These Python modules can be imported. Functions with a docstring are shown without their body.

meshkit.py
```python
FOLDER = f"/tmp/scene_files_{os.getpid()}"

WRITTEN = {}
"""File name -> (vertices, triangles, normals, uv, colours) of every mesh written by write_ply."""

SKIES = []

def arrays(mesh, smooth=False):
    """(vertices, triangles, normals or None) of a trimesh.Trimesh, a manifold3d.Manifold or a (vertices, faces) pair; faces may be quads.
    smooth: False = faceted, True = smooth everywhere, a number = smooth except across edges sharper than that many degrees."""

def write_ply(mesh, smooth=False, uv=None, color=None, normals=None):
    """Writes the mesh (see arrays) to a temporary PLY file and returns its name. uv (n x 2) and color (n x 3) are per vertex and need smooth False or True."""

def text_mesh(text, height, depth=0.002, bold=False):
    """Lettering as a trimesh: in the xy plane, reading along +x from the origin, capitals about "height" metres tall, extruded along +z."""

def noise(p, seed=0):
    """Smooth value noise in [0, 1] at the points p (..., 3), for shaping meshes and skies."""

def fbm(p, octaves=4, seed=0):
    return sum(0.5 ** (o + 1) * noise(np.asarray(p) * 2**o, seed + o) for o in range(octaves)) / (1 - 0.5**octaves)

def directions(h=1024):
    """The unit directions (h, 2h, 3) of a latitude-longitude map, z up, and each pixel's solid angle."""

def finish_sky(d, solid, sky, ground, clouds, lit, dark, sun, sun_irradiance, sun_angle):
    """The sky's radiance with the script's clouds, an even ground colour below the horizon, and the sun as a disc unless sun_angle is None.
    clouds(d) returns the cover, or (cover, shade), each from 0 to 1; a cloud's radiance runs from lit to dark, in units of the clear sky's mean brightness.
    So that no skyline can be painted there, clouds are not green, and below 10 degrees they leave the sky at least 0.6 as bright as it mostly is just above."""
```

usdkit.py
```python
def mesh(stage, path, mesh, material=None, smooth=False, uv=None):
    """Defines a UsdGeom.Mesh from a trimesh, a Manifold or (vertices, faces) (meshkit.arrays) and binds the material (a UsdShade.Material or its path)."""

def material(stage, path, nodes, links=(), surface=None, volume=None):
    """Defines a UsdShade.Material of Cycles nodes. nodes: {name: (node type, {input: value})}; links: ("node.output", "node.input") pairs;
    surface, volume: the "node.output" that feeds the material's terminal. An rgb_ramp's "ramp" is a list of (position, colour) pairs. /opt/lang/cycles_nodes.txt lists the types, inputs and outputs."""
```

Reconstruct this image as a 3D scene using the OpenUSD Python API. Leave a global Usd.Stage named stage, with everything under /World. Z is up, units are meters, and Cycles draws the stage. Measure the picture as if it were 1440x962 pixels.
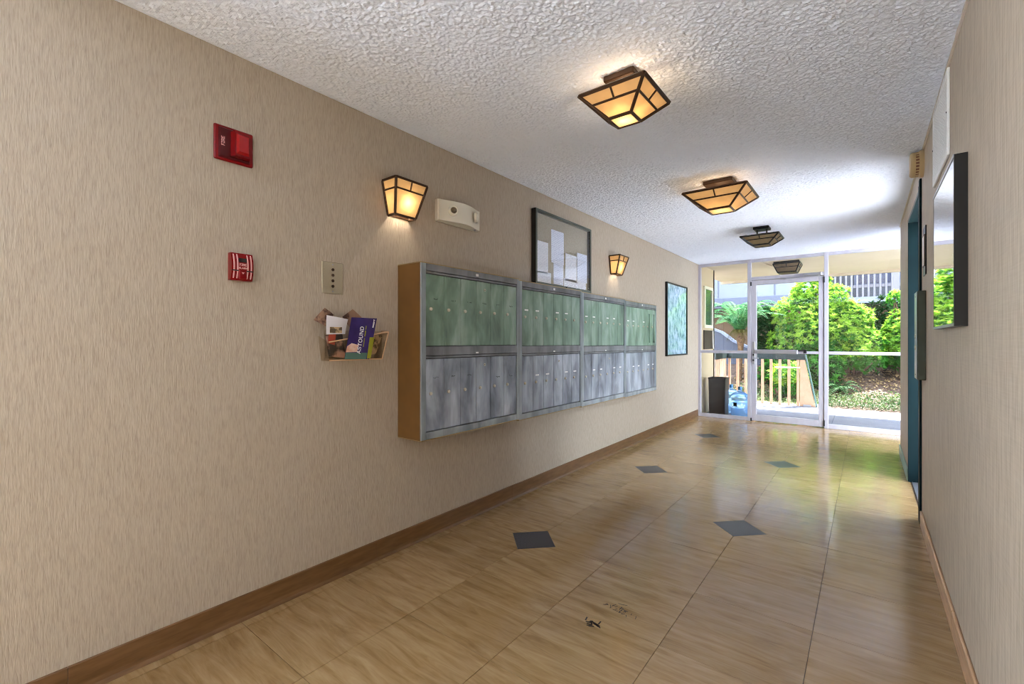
import math, random, re
import numpy as np, trimesh, manifold3d as m3
from pxr import Usd, UsdGeom, UsdLux, UsdShade, Gf, Sdf, Vt
import shapely.geometry as sg
import usdkit, meshkit

stage = Usd.Stage.CreateInMemory()
UsdGeom.Xform.Define(stage, '/World')
rng = np.random.default_rng(7)
random.seed(7)

# ------------------------------------------------------------------ camera, sky, sun, exposure
HC = 1.215                                   # eye height; the hall runs along +y, the camera is turned left of it
TH = math.atan(498 / 640.0)
cam = UsdGeom.Camera.Define(stage, '/World/camera')
_s, _c = math.sin(TH), math.cos(TH)
cam.AddTransformOp().Set(Gf.Matrix4d(_c, _s, 0, 0, 0, 0, 1, 0, _s, -_c, 0, 0, 0, 0, HC, 1))
cam.CreateHorizontalApertureAttr(36.0); cam.CreateFocalLengthAttr(16.0)
cam.CreateVerticalApertureOffsetAttr(-0.05)
cam.CreateFStopAttr(0.0)
cam.CreateClippingRangeAttr(Gf.Vec2f(0.02, 500))
cam.CreateExposureAttr(0.92)
sky = UsdLux.DomeLight.Define(stage, '/World/sky')
sky.CreateIntensityAttr(2.8); sky.CreateColorAttr(Gf.Vec3f(0.80, 0.92, 1.06))
sun = UsdLux.DistantLight.Define(stage, '/World/sun')
SUN = np.array([0.25, 0.528, 1.0]); SUN /= np.linalg.norm(SUN)
sun.CreateIntensityAttr(1.0); sun.CreateAngleAttr(0.53); sun.CreateColorAttr(Gf.Vec3f(1.0, 0.95, 0.86))
SUN_E = 9.2
sun.CreateNormalizeAttr(True); sun.CreateIntensityAttr(SUN_E)
_z = SUN; _x = np.cross([0, 0, 1], _z); _x /= np.linalg.norm(_x); _y = np.cross(_z, _x)
sun.AddTransformOp().Set(Gf.Matrix4d(*_x, 0, *_y, 0, *_z, 0, 0, 0, 0, 1))

# ------------------------------------------------------------------ helpers
XL, XR, ZC, YG = -2.14, 0.29, 2.44, 7.65      # left wall, right wall, ceiling, glazing
used = set(); origin = {}

def path_of(name, parent):
    base = parent.GetPath().pathString if parent is not None else '/World'
    p = f'{base}/{name}'; k = 0
    while p in used:
        k += 1; p = f'{base}/{name}_{k:03d}'
    used.add(p)
    return p

def meta(o, label=None, cat=None, group=None, kind=None):
    for k, v in (('label', label), ('category', cat), ('group', group), ('kind', kind)):
        if v: o.SetCustomDataByKey(k, v)
    return o

def mat4(rows, t):
    m = Gf.Matrix4d(1)
    for i in range(3): m.SetRow(i, Gf.Vec4d(*rows[i], 0))
    m.SetRow(3, Gf.Vec4d(*t, 1))
    return m

ID = ((1, 0, 0), (0, 1, 0), (0, 0, 1))
LW = ((0, 1, 0), (0, 0, 1), (1, 0, 0))        # on the left wall: local x along the hall, y up, z out of the wall
RW = ((0, -1, 0), (0, 0, 1), (-1, 0, 0))      # on the right wall: local x towards the camera, y up, z out of the wall

def thing(name, label=None, cat=None, group=None, kind=None, loc=(0, 0, 0), rows=ID):
    x = UsdGeom.Xform.Define(stage, path_of(name, None))
    x.AddTransformOp().Set(mat4(rows, loc))
    return meta(x.GetPrim(), label, cat, group, kind)

def obj(name, mesh, m, parent=None, smooth=False, **kw):
    return meta(usdkit.mesh(stage, path_of(name, parent), mesh, m, smooth=smooth).GetPrim(), **kw)

def dup(root, label, loc, rows=ID, group=None):
    was = root.GetCustomData()
    name = re.sub(r'_\d{3}$', '', root.GetName())
    r = thing(name, label, was['category'], group or was.get('group'), None, loc, rows)
    r.GetReferences().AddInternalReference(root.GetPath()); r.SetInstanceable(True)
    return r

cat_ = trimesh.util.concatenate

def box(x0, x1, y0, y1, z0, z1, c=0.0):
    if c <= 0:
        b = trimesh.creation.box([x1 - x0, y1 - y0, z1 - z0]); b.apply_translation([(x0 + x1) / 2, (y0 + y1) / 2, (z0 + z1) / 2])
        return b
    c = min(c, 0.45 * min(x1 - x0, y1 - y0, z1 - z0)); P = []
    for X, sx in ((x0, 1), (x1, -1)):
        for Y, sy in ((y0, 1), (y1, -1)):
            for Z, sz in ((z0, 1), (z1, -1)):
                P += [(X, Y + sy * c, Z + sz * c), (X + sx * c, Y, Z + sz * c), (X + sx * c, Y + sy * c, Z)]
    return hull(P)

def hull(P):
    m = m3.Manifold.hull_points(np.asarray(P, float)).to_mesh()
    return trimesh.Trimesh(m.vert_properties[:, :3], m.tri_verts, process=False)

def bar(p, q, n, w, h, c=0.0):
    """A bar of rectangular section from p to q: w across, h along the normal n."""
    p, q, n = (np.asarray(a, float) for a in (p, q, n)); d = q - p; L = np.linalg.norm(d); d /= L
    n = n - d * n.dot(d); n /= np.linalg.norm(n); s = np.cross(n, d)
    b = box(0, L, -w / 2, w / 2, -h / 2, h / 2, c)
    T = np.eye(4); T[:3, 0], T[:3, 1], T[:3, 2], T[:3, 3] = d, s, n, p
    b.apply_transform(T); return b

def cyl(r, h, loc=(0, 0, 0), axis='z', n=20, r2=None):
    m = m3.Manifold.cylinder(h, r, r if r2 is None else r2, n).to_mesh()
    t = trimesh.Trimesh(m.vert_properties[:, :3], m.tri_verts, process=False)
    if axis == 'x': t.apply_transform(trimesh.transformations.rotation_matrix(math.pi / 2, [0, 1, 0]))
    if axis == 'y': t.apply_transform(trimesh.transformations.rotation_matrix(-math.pi / 2, [1, 0, 0]))
    t.apply_translation(loc); return t

def tube(pts, r, n=6):
    import sys
    p = np.asarray(pts, float); t = np.gradient(p, axis=0); t /= np.linalg.norm(t, axis=1, keepdims=True)
    a = np.cross(t, np.where(np.abs(t[:, 2:]) < 0.9, [0, 0, 1.0], [1.0, 0, 0])); a /= np.linalg.norm(a, axis=1, keepdims=True); b = np.cross(t, a)
    an = np.arange(n) * 2 * np.pi / n; r = np.broadcast_to(r, (len(p),))
    v = p[:, None] + r[:, None, None] * (np.cos(an)[None, :, None] * a[:, None] + np.sin(an)[None, :, None] * b[:, None])
    i, j = np.meshgrid(np.arange(len(p) - 1), np.arange(n), indexing='ij')
    q = np.stack([i * n + j, i * n + (j + 1) % n, (i + 1) * n + (j + 1) % n, (i + 1) * n + j], -1).reshape(-1, 4)
    q = q[:, ::-1]
    f = np.vstack([q[:, [0, 1, 2]], q[:, [0, 2, 3]]])
    k = len(p) * n; v = np.vstack([v.reshape(-1, 3), p[:1], p[-1:]])
    f = np.vstack([f, [[k, (j2 + 1) % n, j2] for j2 in range(n)], [[k + 1, k - n + j2, k - n + (j2 + 1) % n] for j2 in range(n)]])
    m = trimesh.Trimesh(v, f, process=False); m.fix_normals() if False else None
    return m

def lathe(profile, n=32, loc=(0, 0, 0)):
    m = trimesh.creation.revolve(np.asarray(profile, float), sections=n); m.apply_translation(loc); return m

def extr(poly, h, z=0.0):
    m = trimesh.creation.extrude_polygon(poly, h, engine='earcut'); m.apply_translation([0, 0, z]); return m

def mv(m, t=(0, 0, 0), R=None):
    m = m.copy()
    if R is not None: T = np.eye(4); T[:3, :3] = R; m.apply_transform(T)
    m.apply_translation(t); return m

def rotz(a): c, s = math.cos(a), math.sin(a); return np.array([[c, -s, 0], [s, c, 0], [0, 0, 1.0]])

def lin(r, g, b): return tuple(((v / 255) / 12.92 if v <= 10.3 else ((v / 255 + 0.055) / 1.055) ** 2.4) for v in (r, g, b))

def mat(name, col, rough=0.5, metal=0.0, col2=None, scale=8.0, stretch=(1, 1, 1), bump=0.0, bscale=None, bstretch=None, bdist=0.002, detail=3.0, lo=0.35, hi=0.65, coord='geometry.position', spec=0.5, **extra):
    nodes = {'p': ('principled_bsdf', dict(base_color=col, roughness=rough, metallic=metal, specular_ior_level=spec, **extra))}; links = []
    ck, co = coord.split('.')
    if col2 is not None or bump: nodes['c'] = (ck, {})
    if col2 is not None:
        nodes['m'] = ('mapping', {'scale': stretch}); nodes['n'] = ('noise_texture', {'scale': scale, 'detail': detail, 'roughness': 0.6})
        nodes['r'] = ('rgb_ramp', {'ramp': [(lo, col), (hi, col2)]})
        links += [(f'c.{co}', 'm.vector'), ('m.vector', 'n.vector'), ('n.fac', 'r.fac'), ('r.color', 'p.base_color')]
    if bump:
        nodes['bm'] = ('mapping', {'scale': bstretch or stretch}); nodes['bn'] = ('noise_texture', {'scale': bscale or scale, 'detail': 2.0}); nodes['b'] = ('bump', {'strength': bump, 'distance': bdist})
        links += [(f'c.{co}', 'bm.vector'), ('bm.vector', 'bn.vector'), ('bn.fac', 'b.height'), ('b.normal', 'p.normal')]
    return usdkit.material(stage, f'/World/Looks/{name}', nodes, links, surface='p.BSDF')

def leafmat(name, col, col2, trans=0.45, scale=3.0, spec=0.3):
    nodes = {'c': ('geometry', {}), 'n': ('noise_texture', {'scale': scale, 'detail': 2.0}), 'r': ('rgb_ramp', {'ramp': [(0.35, col), (0.65, col2)]}),
             'p': ('principled_bsdf', {'roughness': 0.6, 'specular_ior_level': spec}), 't': ('translucent_bsdf', {}), 'x': ('mix_closure', {'fac': trans})}
    return usdkit.material(stage, f'/World/Looks/{name}', nodes, [('c.position', 'n.vector'), ('n.fac', 'r.fac'), ('r.color', 'p.base_color'), ('r.color', 't.color'), ('p.BSDF', 'x.closure1'), ('t.BSDF', 'x.closure2')], surface='x.closure')

def panemat(name, ior=1.5, tint=(1, 1, 1), rough=0.0):
    nodes = {'f': ('fresnel', {'IOR': ior}), 'q': ('geometry', {}), 'o': ('math', {'math_type': 'subtract', 'value1': 1.0}), 'k': ('math', {'math_type': 'multiply'}), 't': ('transparent_bsdf', {'color': tint}), 'g': ('glossy_bsdf', {'color': (1, 1, 1), 'roughness': rough}), 'x': ('mix_closure', {})}
    return usdkit.material(stage, f'/World/Looks/{name}', nodes, [('q.backfacing', 'o.value2'), ('f.fac', 'k.value1'), ('o.value', 'k.value2'), ('k.value', 'x.fac'), ('t.BSDF', 'x.closure1'), ('g.BSDF', 'x.closure2')], surface='x.closure')

def amber(name, col, emit):
    """Lamp glass: a translucent sheet, lit up by the bulb behind it."""
    nodes = {'c': ('geometry', {}), 'n': ('noise_texture', {'scale': 14.0, 'detail': 3.0}), 'r': ('rgb_ramp', {'ramp': [(0.3, tuple(0.82 * v for v in col)), (0.7, col)]}),
             't': ('translucent_bsdf', {}), 'd': ('principled_bsdf', {'roughness': 0.25}), 'x': ('mix_closure', {'fac': 0.8}), 'e': ('emission', {'color': (1.0, 0.6, 0.24), 'strength': emit}), 'a': ('add_closure', {})}
    links = [('c.position', 'n.vector'), ('n.fac', 'r.fac'), ('r.color', 't.color'), ('r.color', 'd.base_color'), ('d.BSDF', 'x.closure1'), ('t.BSDF', 'x.closure2')]
    if emit:
        links += [('x.closure', 'a.closure1'), ('e.emission', 'a.closure2')]
    else: nodes.pop('e'); nodes.pop('a')
    return usdkit.material(stage, f'/World/Looks/{name}', nodes, links, surface='a.closure' if emit else 'x.closure')

def emitter(name, col, s):
    return usdkit.material(stage, f'/World/Looks/{name}', {'e': ('emission', {'color': col, 'strength': s})}, [], surface='e.emission')

# ------------------------------------------------------------------ materials
def wallmat(name, c1, c2, c3):
    nodes = {'c': ('geometry', {}), 'm1': ('mapping', {'scale': (150, 150, 15)}), 'n1': ('noise_texture', {'scale': 1.6, 'detail': 3.0, 'roughness': 0.55, 'distortion': 0.4}),
             'r1': ('rgb_ramp', {'ramp': [(0.28, c1), (0.5, c2), (0.72, c3)]}), 'm2': ('mapping', {'scale': (130, 130, 14)}), 'n2': ('noise_texture', {'scale': 1.7, 'detail': 1.5, 'distortion': 0.5}),
             'b': ('bump', {'strength': 0.5, 'distance': 0.0022}), 'p': ('principled_bsdf', {'roughness': 0.62, 'specular_ior_level': 0.3})}
    return usdkit.material(stage, f'/World/Looks/{name}', nodes, [('c.position', 'm1.vector'), ('m1.vector', 'n1.vector'), ('n1.fac', 'r1.fac'), ('r1.color', 'p.base_color'), ('c.position', 'm2.vector'), ('m2.vector', 'n2.vector'), ('n2.fac', 'b.height'), ('b.normal', 'p.normal')], surface='p.BSDF')

M = {}
M['wall_l'] = wallmat('wallpaper_left', lin(163, 149, 132), lin(178, 165, 148), lin(186, 174, 157))
def weave():
    c1, c2 = lin(168, 153, 135), lin(196, 181, 162)
    nodes = {'c': ('geometry', {}), 'm1': ('mapping', {'scale': (100, 100, 5)}), 'n1': ('noise_texture', {'scale': 1.5, 'detail': 3.0, 'roughness': 0.6}),
             'm2': ('mapping', {'scale': (6, 6, 140)}), 'n2': ('noise_texture', {'scale': 1.5, 'detail': 2.0}), 'h': ('mix_float', {'fac': 0.15}),
             'r': ('rgb_ramp', {'ramp': [(0.36, c1), (0.62, c2)]}), 'b': ('bump', {'strength': 0.22, 'distance': 0.0012}), 'p': ('principled_bsdf', {'roughness': 0.6, 'specular_ior_level': 0.25})}
    return usdkit.material(stage, '/World/Looks/grasscloth_right', nodes, [('c.position', 'm1.vector'), ('m1.vector', 'n1.vector'), ('c.position', 'm2.vector'), ('m2.vector', 'n2.vector'), ('n1.fac', 'h.a'), ('n2.fac', 'h.b'), ('h.result', 'r.fac'), ('r.color', 'p.base_color'), ('n1.fac', 'b.height'), ('b.normal', 'p.normal')], surface='p.BSDF')
M['wall_r'] = weave()
def popcorn():
    nodes = {'c': ('geometry', {}), 'v': ('voronoi_texture', {'scale': 130.0, 'feature': 'smooth_f1', 'smoothness': 0.4, 'detail': 1.0}), 'n': ('noise_texture', {'scale': 95.0, 'detail': 3.0}), 's': ('math', {'math_type': 'subtract'}),
             'b': ('bump', {'strength': 0.35, 'distance': 0.003}), 'p': ('principled_bsdf', {'base_color': lin(234, 241, 255), 'roughness': 0.9, 'specular_ior_level': 0.1})}
    return usdkit.material(stage, '/World/Looks/popcorn_ceiling', nodes, [('c.position', 'v.vector'), ('c.position', 'n.vector'), ('n.fac', 's.value1'), ('v.distance', 's.value2'), ('s.value', 'b.height'), ('b.normal', 'p.normal')], surface='p.BSDF')
M['ceil'] = popcorn()
def vinyl(name, c1, c2, c3, off):
    nodes = {'c': ('geometry', {}), 'm1': ('mapping', {'scale': (2.2, 16, 1), 'location': off}), 'n1': ('noise_texture', {'scale': 1.5, 'detail': 5.0, 'roughness': 0.65, 'distortion': 0.6}),
             'r1': ('rgb_ramp', {'ramp': [(0.3, c1), (0.5, c2), (0.68, c3)]}), 'n2': ('noise_texture', {'scale': 9.0, 'detail': 3.0}), 'r2': ('rgb_ramp', {'ramp': [(0.3, (0.11, 0.11, 0.11)), (0.7, (0.21, 0.21, 0.21))]}),
             'n3': ('noise_texture', {'scale': 260.0, 'detail': 1.0}), 'b': ('bump', {'strength': 0.05, 'distance': 0.001}), 'p': ('principled_bsdf', {'specular_ior_level': 0.55})}
    return usdkit.material(stage, f'/World/Looks/{name}', nodes, [('c.position', 'm1.vector'), ('m1.vector', 'n1.vector'), ('n1.fac', 'r1.fac'), ('r1.color', 'p.base_color'), ('c.position', 'n2.vector'), ('n2.fac', 'r2.fac'), ('r2.color', 'p.roughness'), ('c.position', 'n3.vector'), ('n3.fac', 'b.height'), ('b.normal', 'p.normal')], surface='p.BSDF')
TV = [vinyl('vinyl_tan', lin(134, 105, 67), lin(158, 129, 89), lin(172, 145, 106), (0, 0, 0)),
      vinyl('vinyl_tan_pale', lin(138, 109, 71), lin(162, 133, 93), lin(176, 149, 110), (3.3, 1.7, 0)),
      vinyl('vinyl_tan_dark', lin(130, 101, 64), lin(154, 125, 85), lin(168, 141, 102), (7.1, 4.9, 0))]
M['inset'] = mat('inset_charcoal', lin(38, 40, 46), 0.3, col2=lin(62, 66, 76), scale=140, detail=4)
M['joint'] = mat('tile_joint', lin(70, 52, 34), 0.8)
M['scuff'] = mat('scuff_black', lin(40, 26, 16), 0.7)
M['base_l'] = mat('cove_base_brown', lin(98, 68, 38), 0.35, col2=lin(116, 84, 52), scale=5, stretch=(1, 1.5, 10))
M['base_r'] = mat('base_tan_wood', lin(176, 136, 100), 0.4, col2=lin(206, 166, 126), scale=6, stretch=(8, 1, 8))
M['base_g'] = mat('base_pale_teal', lin(120, 160, 146), 0.4, col2=lin(150, 176, 160), scale=9)
M['white_al'] = mat('white_painted_aluminium', lin(176, 173, 184), 0.35, col2=lin(190, 187, 196), scale=6, stretch=(1, 1, .3))
M['alu'] = mat('brushed_aluminium', lin(170, 172, 178), 0.35, metal=0.8)
M['alu_dark'] = mat('dark_hardware', lin(60, 60, 64), 0.4, metal=0.6)
M['pane'] = panemat('clear_pane')
M['pic_glass'] = panemat('picture_glass', 1.55)
M['brown_metal'] = mat('mailbox_brown', lin(116, 82, 42), 0.38, metal=0.25, col2=lin(128, 92, 48), scale=5)
M['gold_edge'] = mat('mailbox_gold_edge', lin(170, 148, 108), 0.4, metal=0.4)
def mottled_metal(name, a, b, c, off, rough=0.36):
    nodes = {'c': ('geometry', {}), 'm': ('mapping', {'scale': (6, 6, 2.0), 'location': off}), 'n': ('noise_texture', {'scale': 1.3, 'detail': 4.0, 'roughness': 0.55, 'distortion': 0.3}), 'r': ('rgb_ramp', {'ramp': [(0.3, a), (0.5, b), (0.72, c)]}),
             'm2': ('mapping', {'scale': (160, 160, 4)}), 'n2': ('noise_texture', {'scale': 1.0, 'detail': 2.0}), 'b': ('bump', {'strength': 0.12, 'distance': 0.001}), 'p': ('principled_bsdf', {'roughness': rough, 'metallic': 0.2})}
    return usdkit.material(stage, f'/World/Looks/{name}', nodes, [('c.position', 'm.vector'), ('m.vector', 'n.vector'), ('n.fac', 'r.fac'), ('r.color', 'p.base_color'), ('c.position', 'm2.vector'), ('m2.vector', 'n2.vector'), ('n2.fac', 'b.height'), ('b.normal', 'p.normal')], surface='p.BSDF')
M['door_u'] = mottled_metal('mail_door_green_reflection', lin(84, 102, 92), lin(122, 148, 130), lin(166, 182, 174), (0, 0, 0))  # garden reflection in bare metal, painted in as mottled green
M['door_l'] = mottled_metal('mail_door_blue_reflection', lin(80, 86, 96), lin(136, 144, 156), lin(186, 194, 206), (5, 3, 2))  # blue-grey reflection painted onto the same bare metal
M['mframe'] = mottled_metal('mail_frame', lin(104, 112, 116), lin(138, 147, 152), lin(168, 176, 182), (9, 1, 4))
M['mrail'] = mottled_metal('mail_rail', lin(92, 94, 98), lin(118, 120, 124), lin(140, 142, 146), (2, 8, 4))
M['dark'] = mat('dark_gap', lin(16, 18, 18), 0.8)
M['lock'] = mat('lock_face', lin(214, 208, 190), 0.3, metal=0.55)
M['sticker'] = mat('white_sticker', lin(232, 232, 230), 0.6)
M['ink'] = mat('dark_ink', lin(26, 44, 36), 0.6)
M['red'] = mat('alarm_red', lin(122, 4, 10), 0.3, spec=0.3)
M['red_dark'] = mat('alarm_red_deep', lin(74, 3, 9), 0.35, spec=0.3)
M['red_lens'] = mat('strobe_lens', lin(158, 20, 22), 0.12)
M['pinkwhite'] = mat('alarm_stripe', lin(228, 178, 174), 0.4)
M['black_sl'] = mat('alarm_slot', lin(14, 12, 14), 0.4)
M['steel_pl'] = mat('steel_plate', lin(176, 166, 142), 0.36, metal=0.6, col2=lin(190, 180, 158), scale=90, stretch=(1, 1, 20))
M['bronze'] = mat('bronze_frame', lin(74, 52, 36), 0.38, metal=0.5)
M['bronze_b'] = mat('blackened_frame', lin(34, 36, 36), 0.38, metal=0.5)
M['amber'] = amber('amber_glass_lit', (0.56, 0.42, 0.26), 0.16)
M['amber_s'] = amber('amber_glass_wall', (0.44, 0.335, 0.21), 0.14)
M['amber_d'] = amber('cream_glass_lit', (0.60, 0.50, 0.34), 0.16)
M['amber_off'] = amber('amber_glass_unlit', lin(196, 178, 146), 0)
M['bulb'] = emitter('bulb_glow', (1.0, 0.76, 0.5), 55.0)
M['bulb_s'] = emitter('sconce_bulb_glow', (1.0, 0.84, 0.64), 115.0)
M['bulb_off'] = mat('bulb_unlit', lin(230, 228, 220), 0.3)
M['plastic'] = mat('cream_plastic', lin(224, 220, 206), 0.35)
M['lens_dark'] = mat('lamp_reflector', lin(120, 110, 96), 0.15, metal=0.9)
M['clear_pl'] = panemat('acrylic', 1.5, (0.93, 0.90, 0.85))
M['frame_blk'] = mat('black_frame', lin(10, 10, 10), 0.35)
M['frame_grn'] = mat('greygreen_frame', lin(92, 100, 92), 0.35, metal=0.4)
M['cork'] = mat('grey_board', lin(158, 150, 132), 0.8, col2=lin(168, 160, 142), scale=60)
def paper(name, base, ink_, freq):
    nodes = {'c': ('texture_coordinate', {}), 'w': ('wave_texture', {'bands_direction': 'y', 'scale': freq, 'distortion': 0.0, 'detail': 0.0}), 'm': ('mapping', {'scale': (70, 70, 1)}), 'n': ('noise_texture', {'scale': 1.0, 'detail': 2.0}),
             'a': ('math', {'math_type': 'multiply'}), 'r': ('rgb_ramp', {'ramp': [(0.40, base), (0.5, ink_)]}), 'p': ('principled_bsdf', {'roughness': 0.7})}
    return usdkit.material(stage, f'/World/Looks/{name}', nodes, [('c.object', 'w.vector'), ('c.object', 'm.vector'), ('m.vector', 'n.vector'), ('w.fac', 'a.value1'), ('n.fac', 'a.value2'), ('a.value', 'r.fac'), ('r.color', 'p.base_color')], surface='p.BSDF')
M['paper'] = paper('notice_paper', lin(226, 229, 238), lin(190, 195, 210), 40)
M['paper2'] = paper('notice_paper_blue', lin(216, 222, 238), lin(168, 176, 204), 34)
M['teal_jamb'] = mat('door_frame_teal', lin(4, 25, 29), 0.6, col2=lin(6, 30, 34), scale=4, spec=0.12)
M['teal_edge'] = mat('door_frame_edge', lin(18, 44, 48), 0.4)
M['steel'] = mat('stainless', lin(74, 80, 72), 0.25, metal=0.85)
M['vent'] = mat('vent_white', lin(240, 240, 240), 0.5)
M['tan_dev'] = mat('tan_device', lin(190, 162, 118), 0.4)
M['tan_dev_d'] = mat('tan_device_ring', lin(120, 78, 56), 0.4)
M['art_dark'] = mat('dark_print', lin(36, 42, 40), 0.4, col2=lin(62, 70, 62), scale=7)
def artmat():
    nodes = {'c': ('texture_coordinate', {}), 'm': ('mapping', {'scale': (16, 9, 1)}), 'n': ('noise_texture', {'scale': 1.0, 'detail': 5.0, 'roughness': 0.62}), 'n2': ('noise_texture', {'scale': 2.6, 'detail': 2.0}),
             'r': ('rgb_ramp', {'ramp': [(0.36, lin(116, 150, 162)), (0.46, lin(160, 194, 206)), (0.56, lin(204, 224, 236))]}), 'r2': ('rgb_ramp', {'ramp': [(0.4, lin(196, 226, 222)), (0.6, lin(226, 232, 246))]}),
             'x': ('mix_color', {'blend_type': 'multiply', 'fac': 0.6}), 'p': ('principled_bsdf', {'roughness': 0.6})}
    return usdkit.material(stage, '/World/Looks/teal_print', nodes, [('c.object', 'm.vector'), ('m.vector', 'n.vector'), ('c.object', 'n2.vector'), ('n.fac', 'r.fac'), ('n2.fac', 'r2.fac'), ('r.color', 'x.a'), ('r2.color', 'x.b'), ('x.result', 'p.base_color')], surface='p.BSDF')
M['art'] = artmat()
M['conc'] = mat('walkway_concrete', lin(106, 109, 124), 0.85, col2=lin(118, 121, 134), scale=3, detail=6)
M['paving'] = mat('bounce_paving_side', lin(166, 168, 174), 0.8, col2=lin(176, 178, 184), scale=3)
M['cream'] = mat('porch_cream', lin(192, 178, 148), 0.7, col2=lin(198, 184, 155), scale=2)
M['cream_w'] = mat('porch_wall_cream', lin(196, 178, 144), 0.7)
M['fascia'] = mat('porch_fascia', lin(150, 136, 112), 0.6)
M['trim_dk'] = mat('dark_trim', lin(58, 46, 36), 0.6)
M['bld'] = mat('siding_bluegrey', lin(92, 99, 118), 0.65, col2=lin(98, 106, 124), scale=2)
M['bld_band'] = mat('band_bluegrey', lin(70, 76, 96), 0.65)
M['bld_seam'] = mat('seam_grey', lin(86, 92, 108), 0.7)
M['bld_low'] = mat('lower_wall_brown', lin(78, 60, 42), 0.8, col2=lin(88, 68, 48), scale=3)
M['bld_in'] = mat('balcony_recess', lin(50, 54, 64), 0.6)
M['slat'] = mat('balcony_slat', lin(92, 92, 102), 0.6)
M['greywall'] = mat('stair_wall_grey', lin(52, 56, 70), 0.8, col2=lin(58, 62, 76), scale=3)
M['rail_g'] = mat('handrail_green', lin(18, 34, 35), 0.45)
M['rail_w'] = mat('baluster_tan', lin(162, 126, 98), 0.55, col2=lin(172, 136, 108), scale=8)
M['rail_edge'] = mat('rail_edge_green', lin(66, 92, 90), 0.4)
M['pale'] = mat('pale_rail', lin(226, 200, 180), 0.5)
M['soil'] = mat('mulch', lin(46, 34, 28), 0.95, col2=lin(80, 60, 48), scale=14, detail=6, bump=0.8, bscale=30, bdist=0.03)
M['litter'] = mat('dry_leaf', lin(150, 130, 86), 0.8, col2=lin(96, 76, 56), scale=20)
M['bin'] = mat('black_bin', lin(15, 13, 18), 0.45)
M['bin_d'] = mat('black_bin_lid', lin(20, 18, 22), 0.4)
M['jug'] = usdkit.material(stage, '/World/Looks/blue_jug', {'p': ('principled_bsdf', {'base_color': lin(160, 205, 245), 'roughness': 0.08, 'transmission_weight': 0.75, 'ior': 1.2})}, [], surface='p.BSDF')
M['jug_cap'] = mat('jug_cap', lin(52, 120, 170), 0.4)
M['bark'] = mat('bark', lin(84, 64, 48), 0.9, col2=lin(58, 44, 34), scale=20)
M['fern_tr'] = mat('fern_trunk', lin(98, 74, 50), 0.95, col2=lin(58, 42, 30), scale=26, bump=0.8, bdist=0.02)
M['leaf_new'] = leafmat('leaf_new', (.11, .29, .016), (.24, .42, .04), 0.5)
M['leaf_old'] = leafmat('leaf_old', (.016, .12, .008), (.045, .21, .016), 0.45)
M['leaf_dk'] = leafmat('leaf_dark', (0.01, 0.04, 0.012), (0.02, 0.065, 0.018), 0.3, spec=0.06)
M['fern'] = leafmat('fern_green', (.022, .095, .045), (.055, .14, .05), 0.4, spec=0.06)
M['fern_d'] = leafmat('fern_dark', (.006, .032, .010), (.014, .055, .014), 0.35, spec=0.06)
M['fern_br'] = leafmat('fern_brown', (.06, .05, .016), (.09, .085, .025), 0.3, spec=0.06)
M['cover'] = leafmat('ground_cover_green', (.018, .05, .014), (.055, .095, .03), 0.35)
M['navy'] = mat('flyer_navy', lin(40, 22, 84), 0.4, col2=lin(54, 34, 104), scale=14)
M['flyer_teal'] = mat('flyer_teal', lin(70, 104, 92), 0.4)
M['flyer_skin'] = mat('flyer_peach', lin(206, 150, 116), 0.5, col2=lin(226, 200, 186), scale=22)
M['flyer_white'] = mat('flyer_white', lin(222, 220, 226), 0.6)
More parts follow.
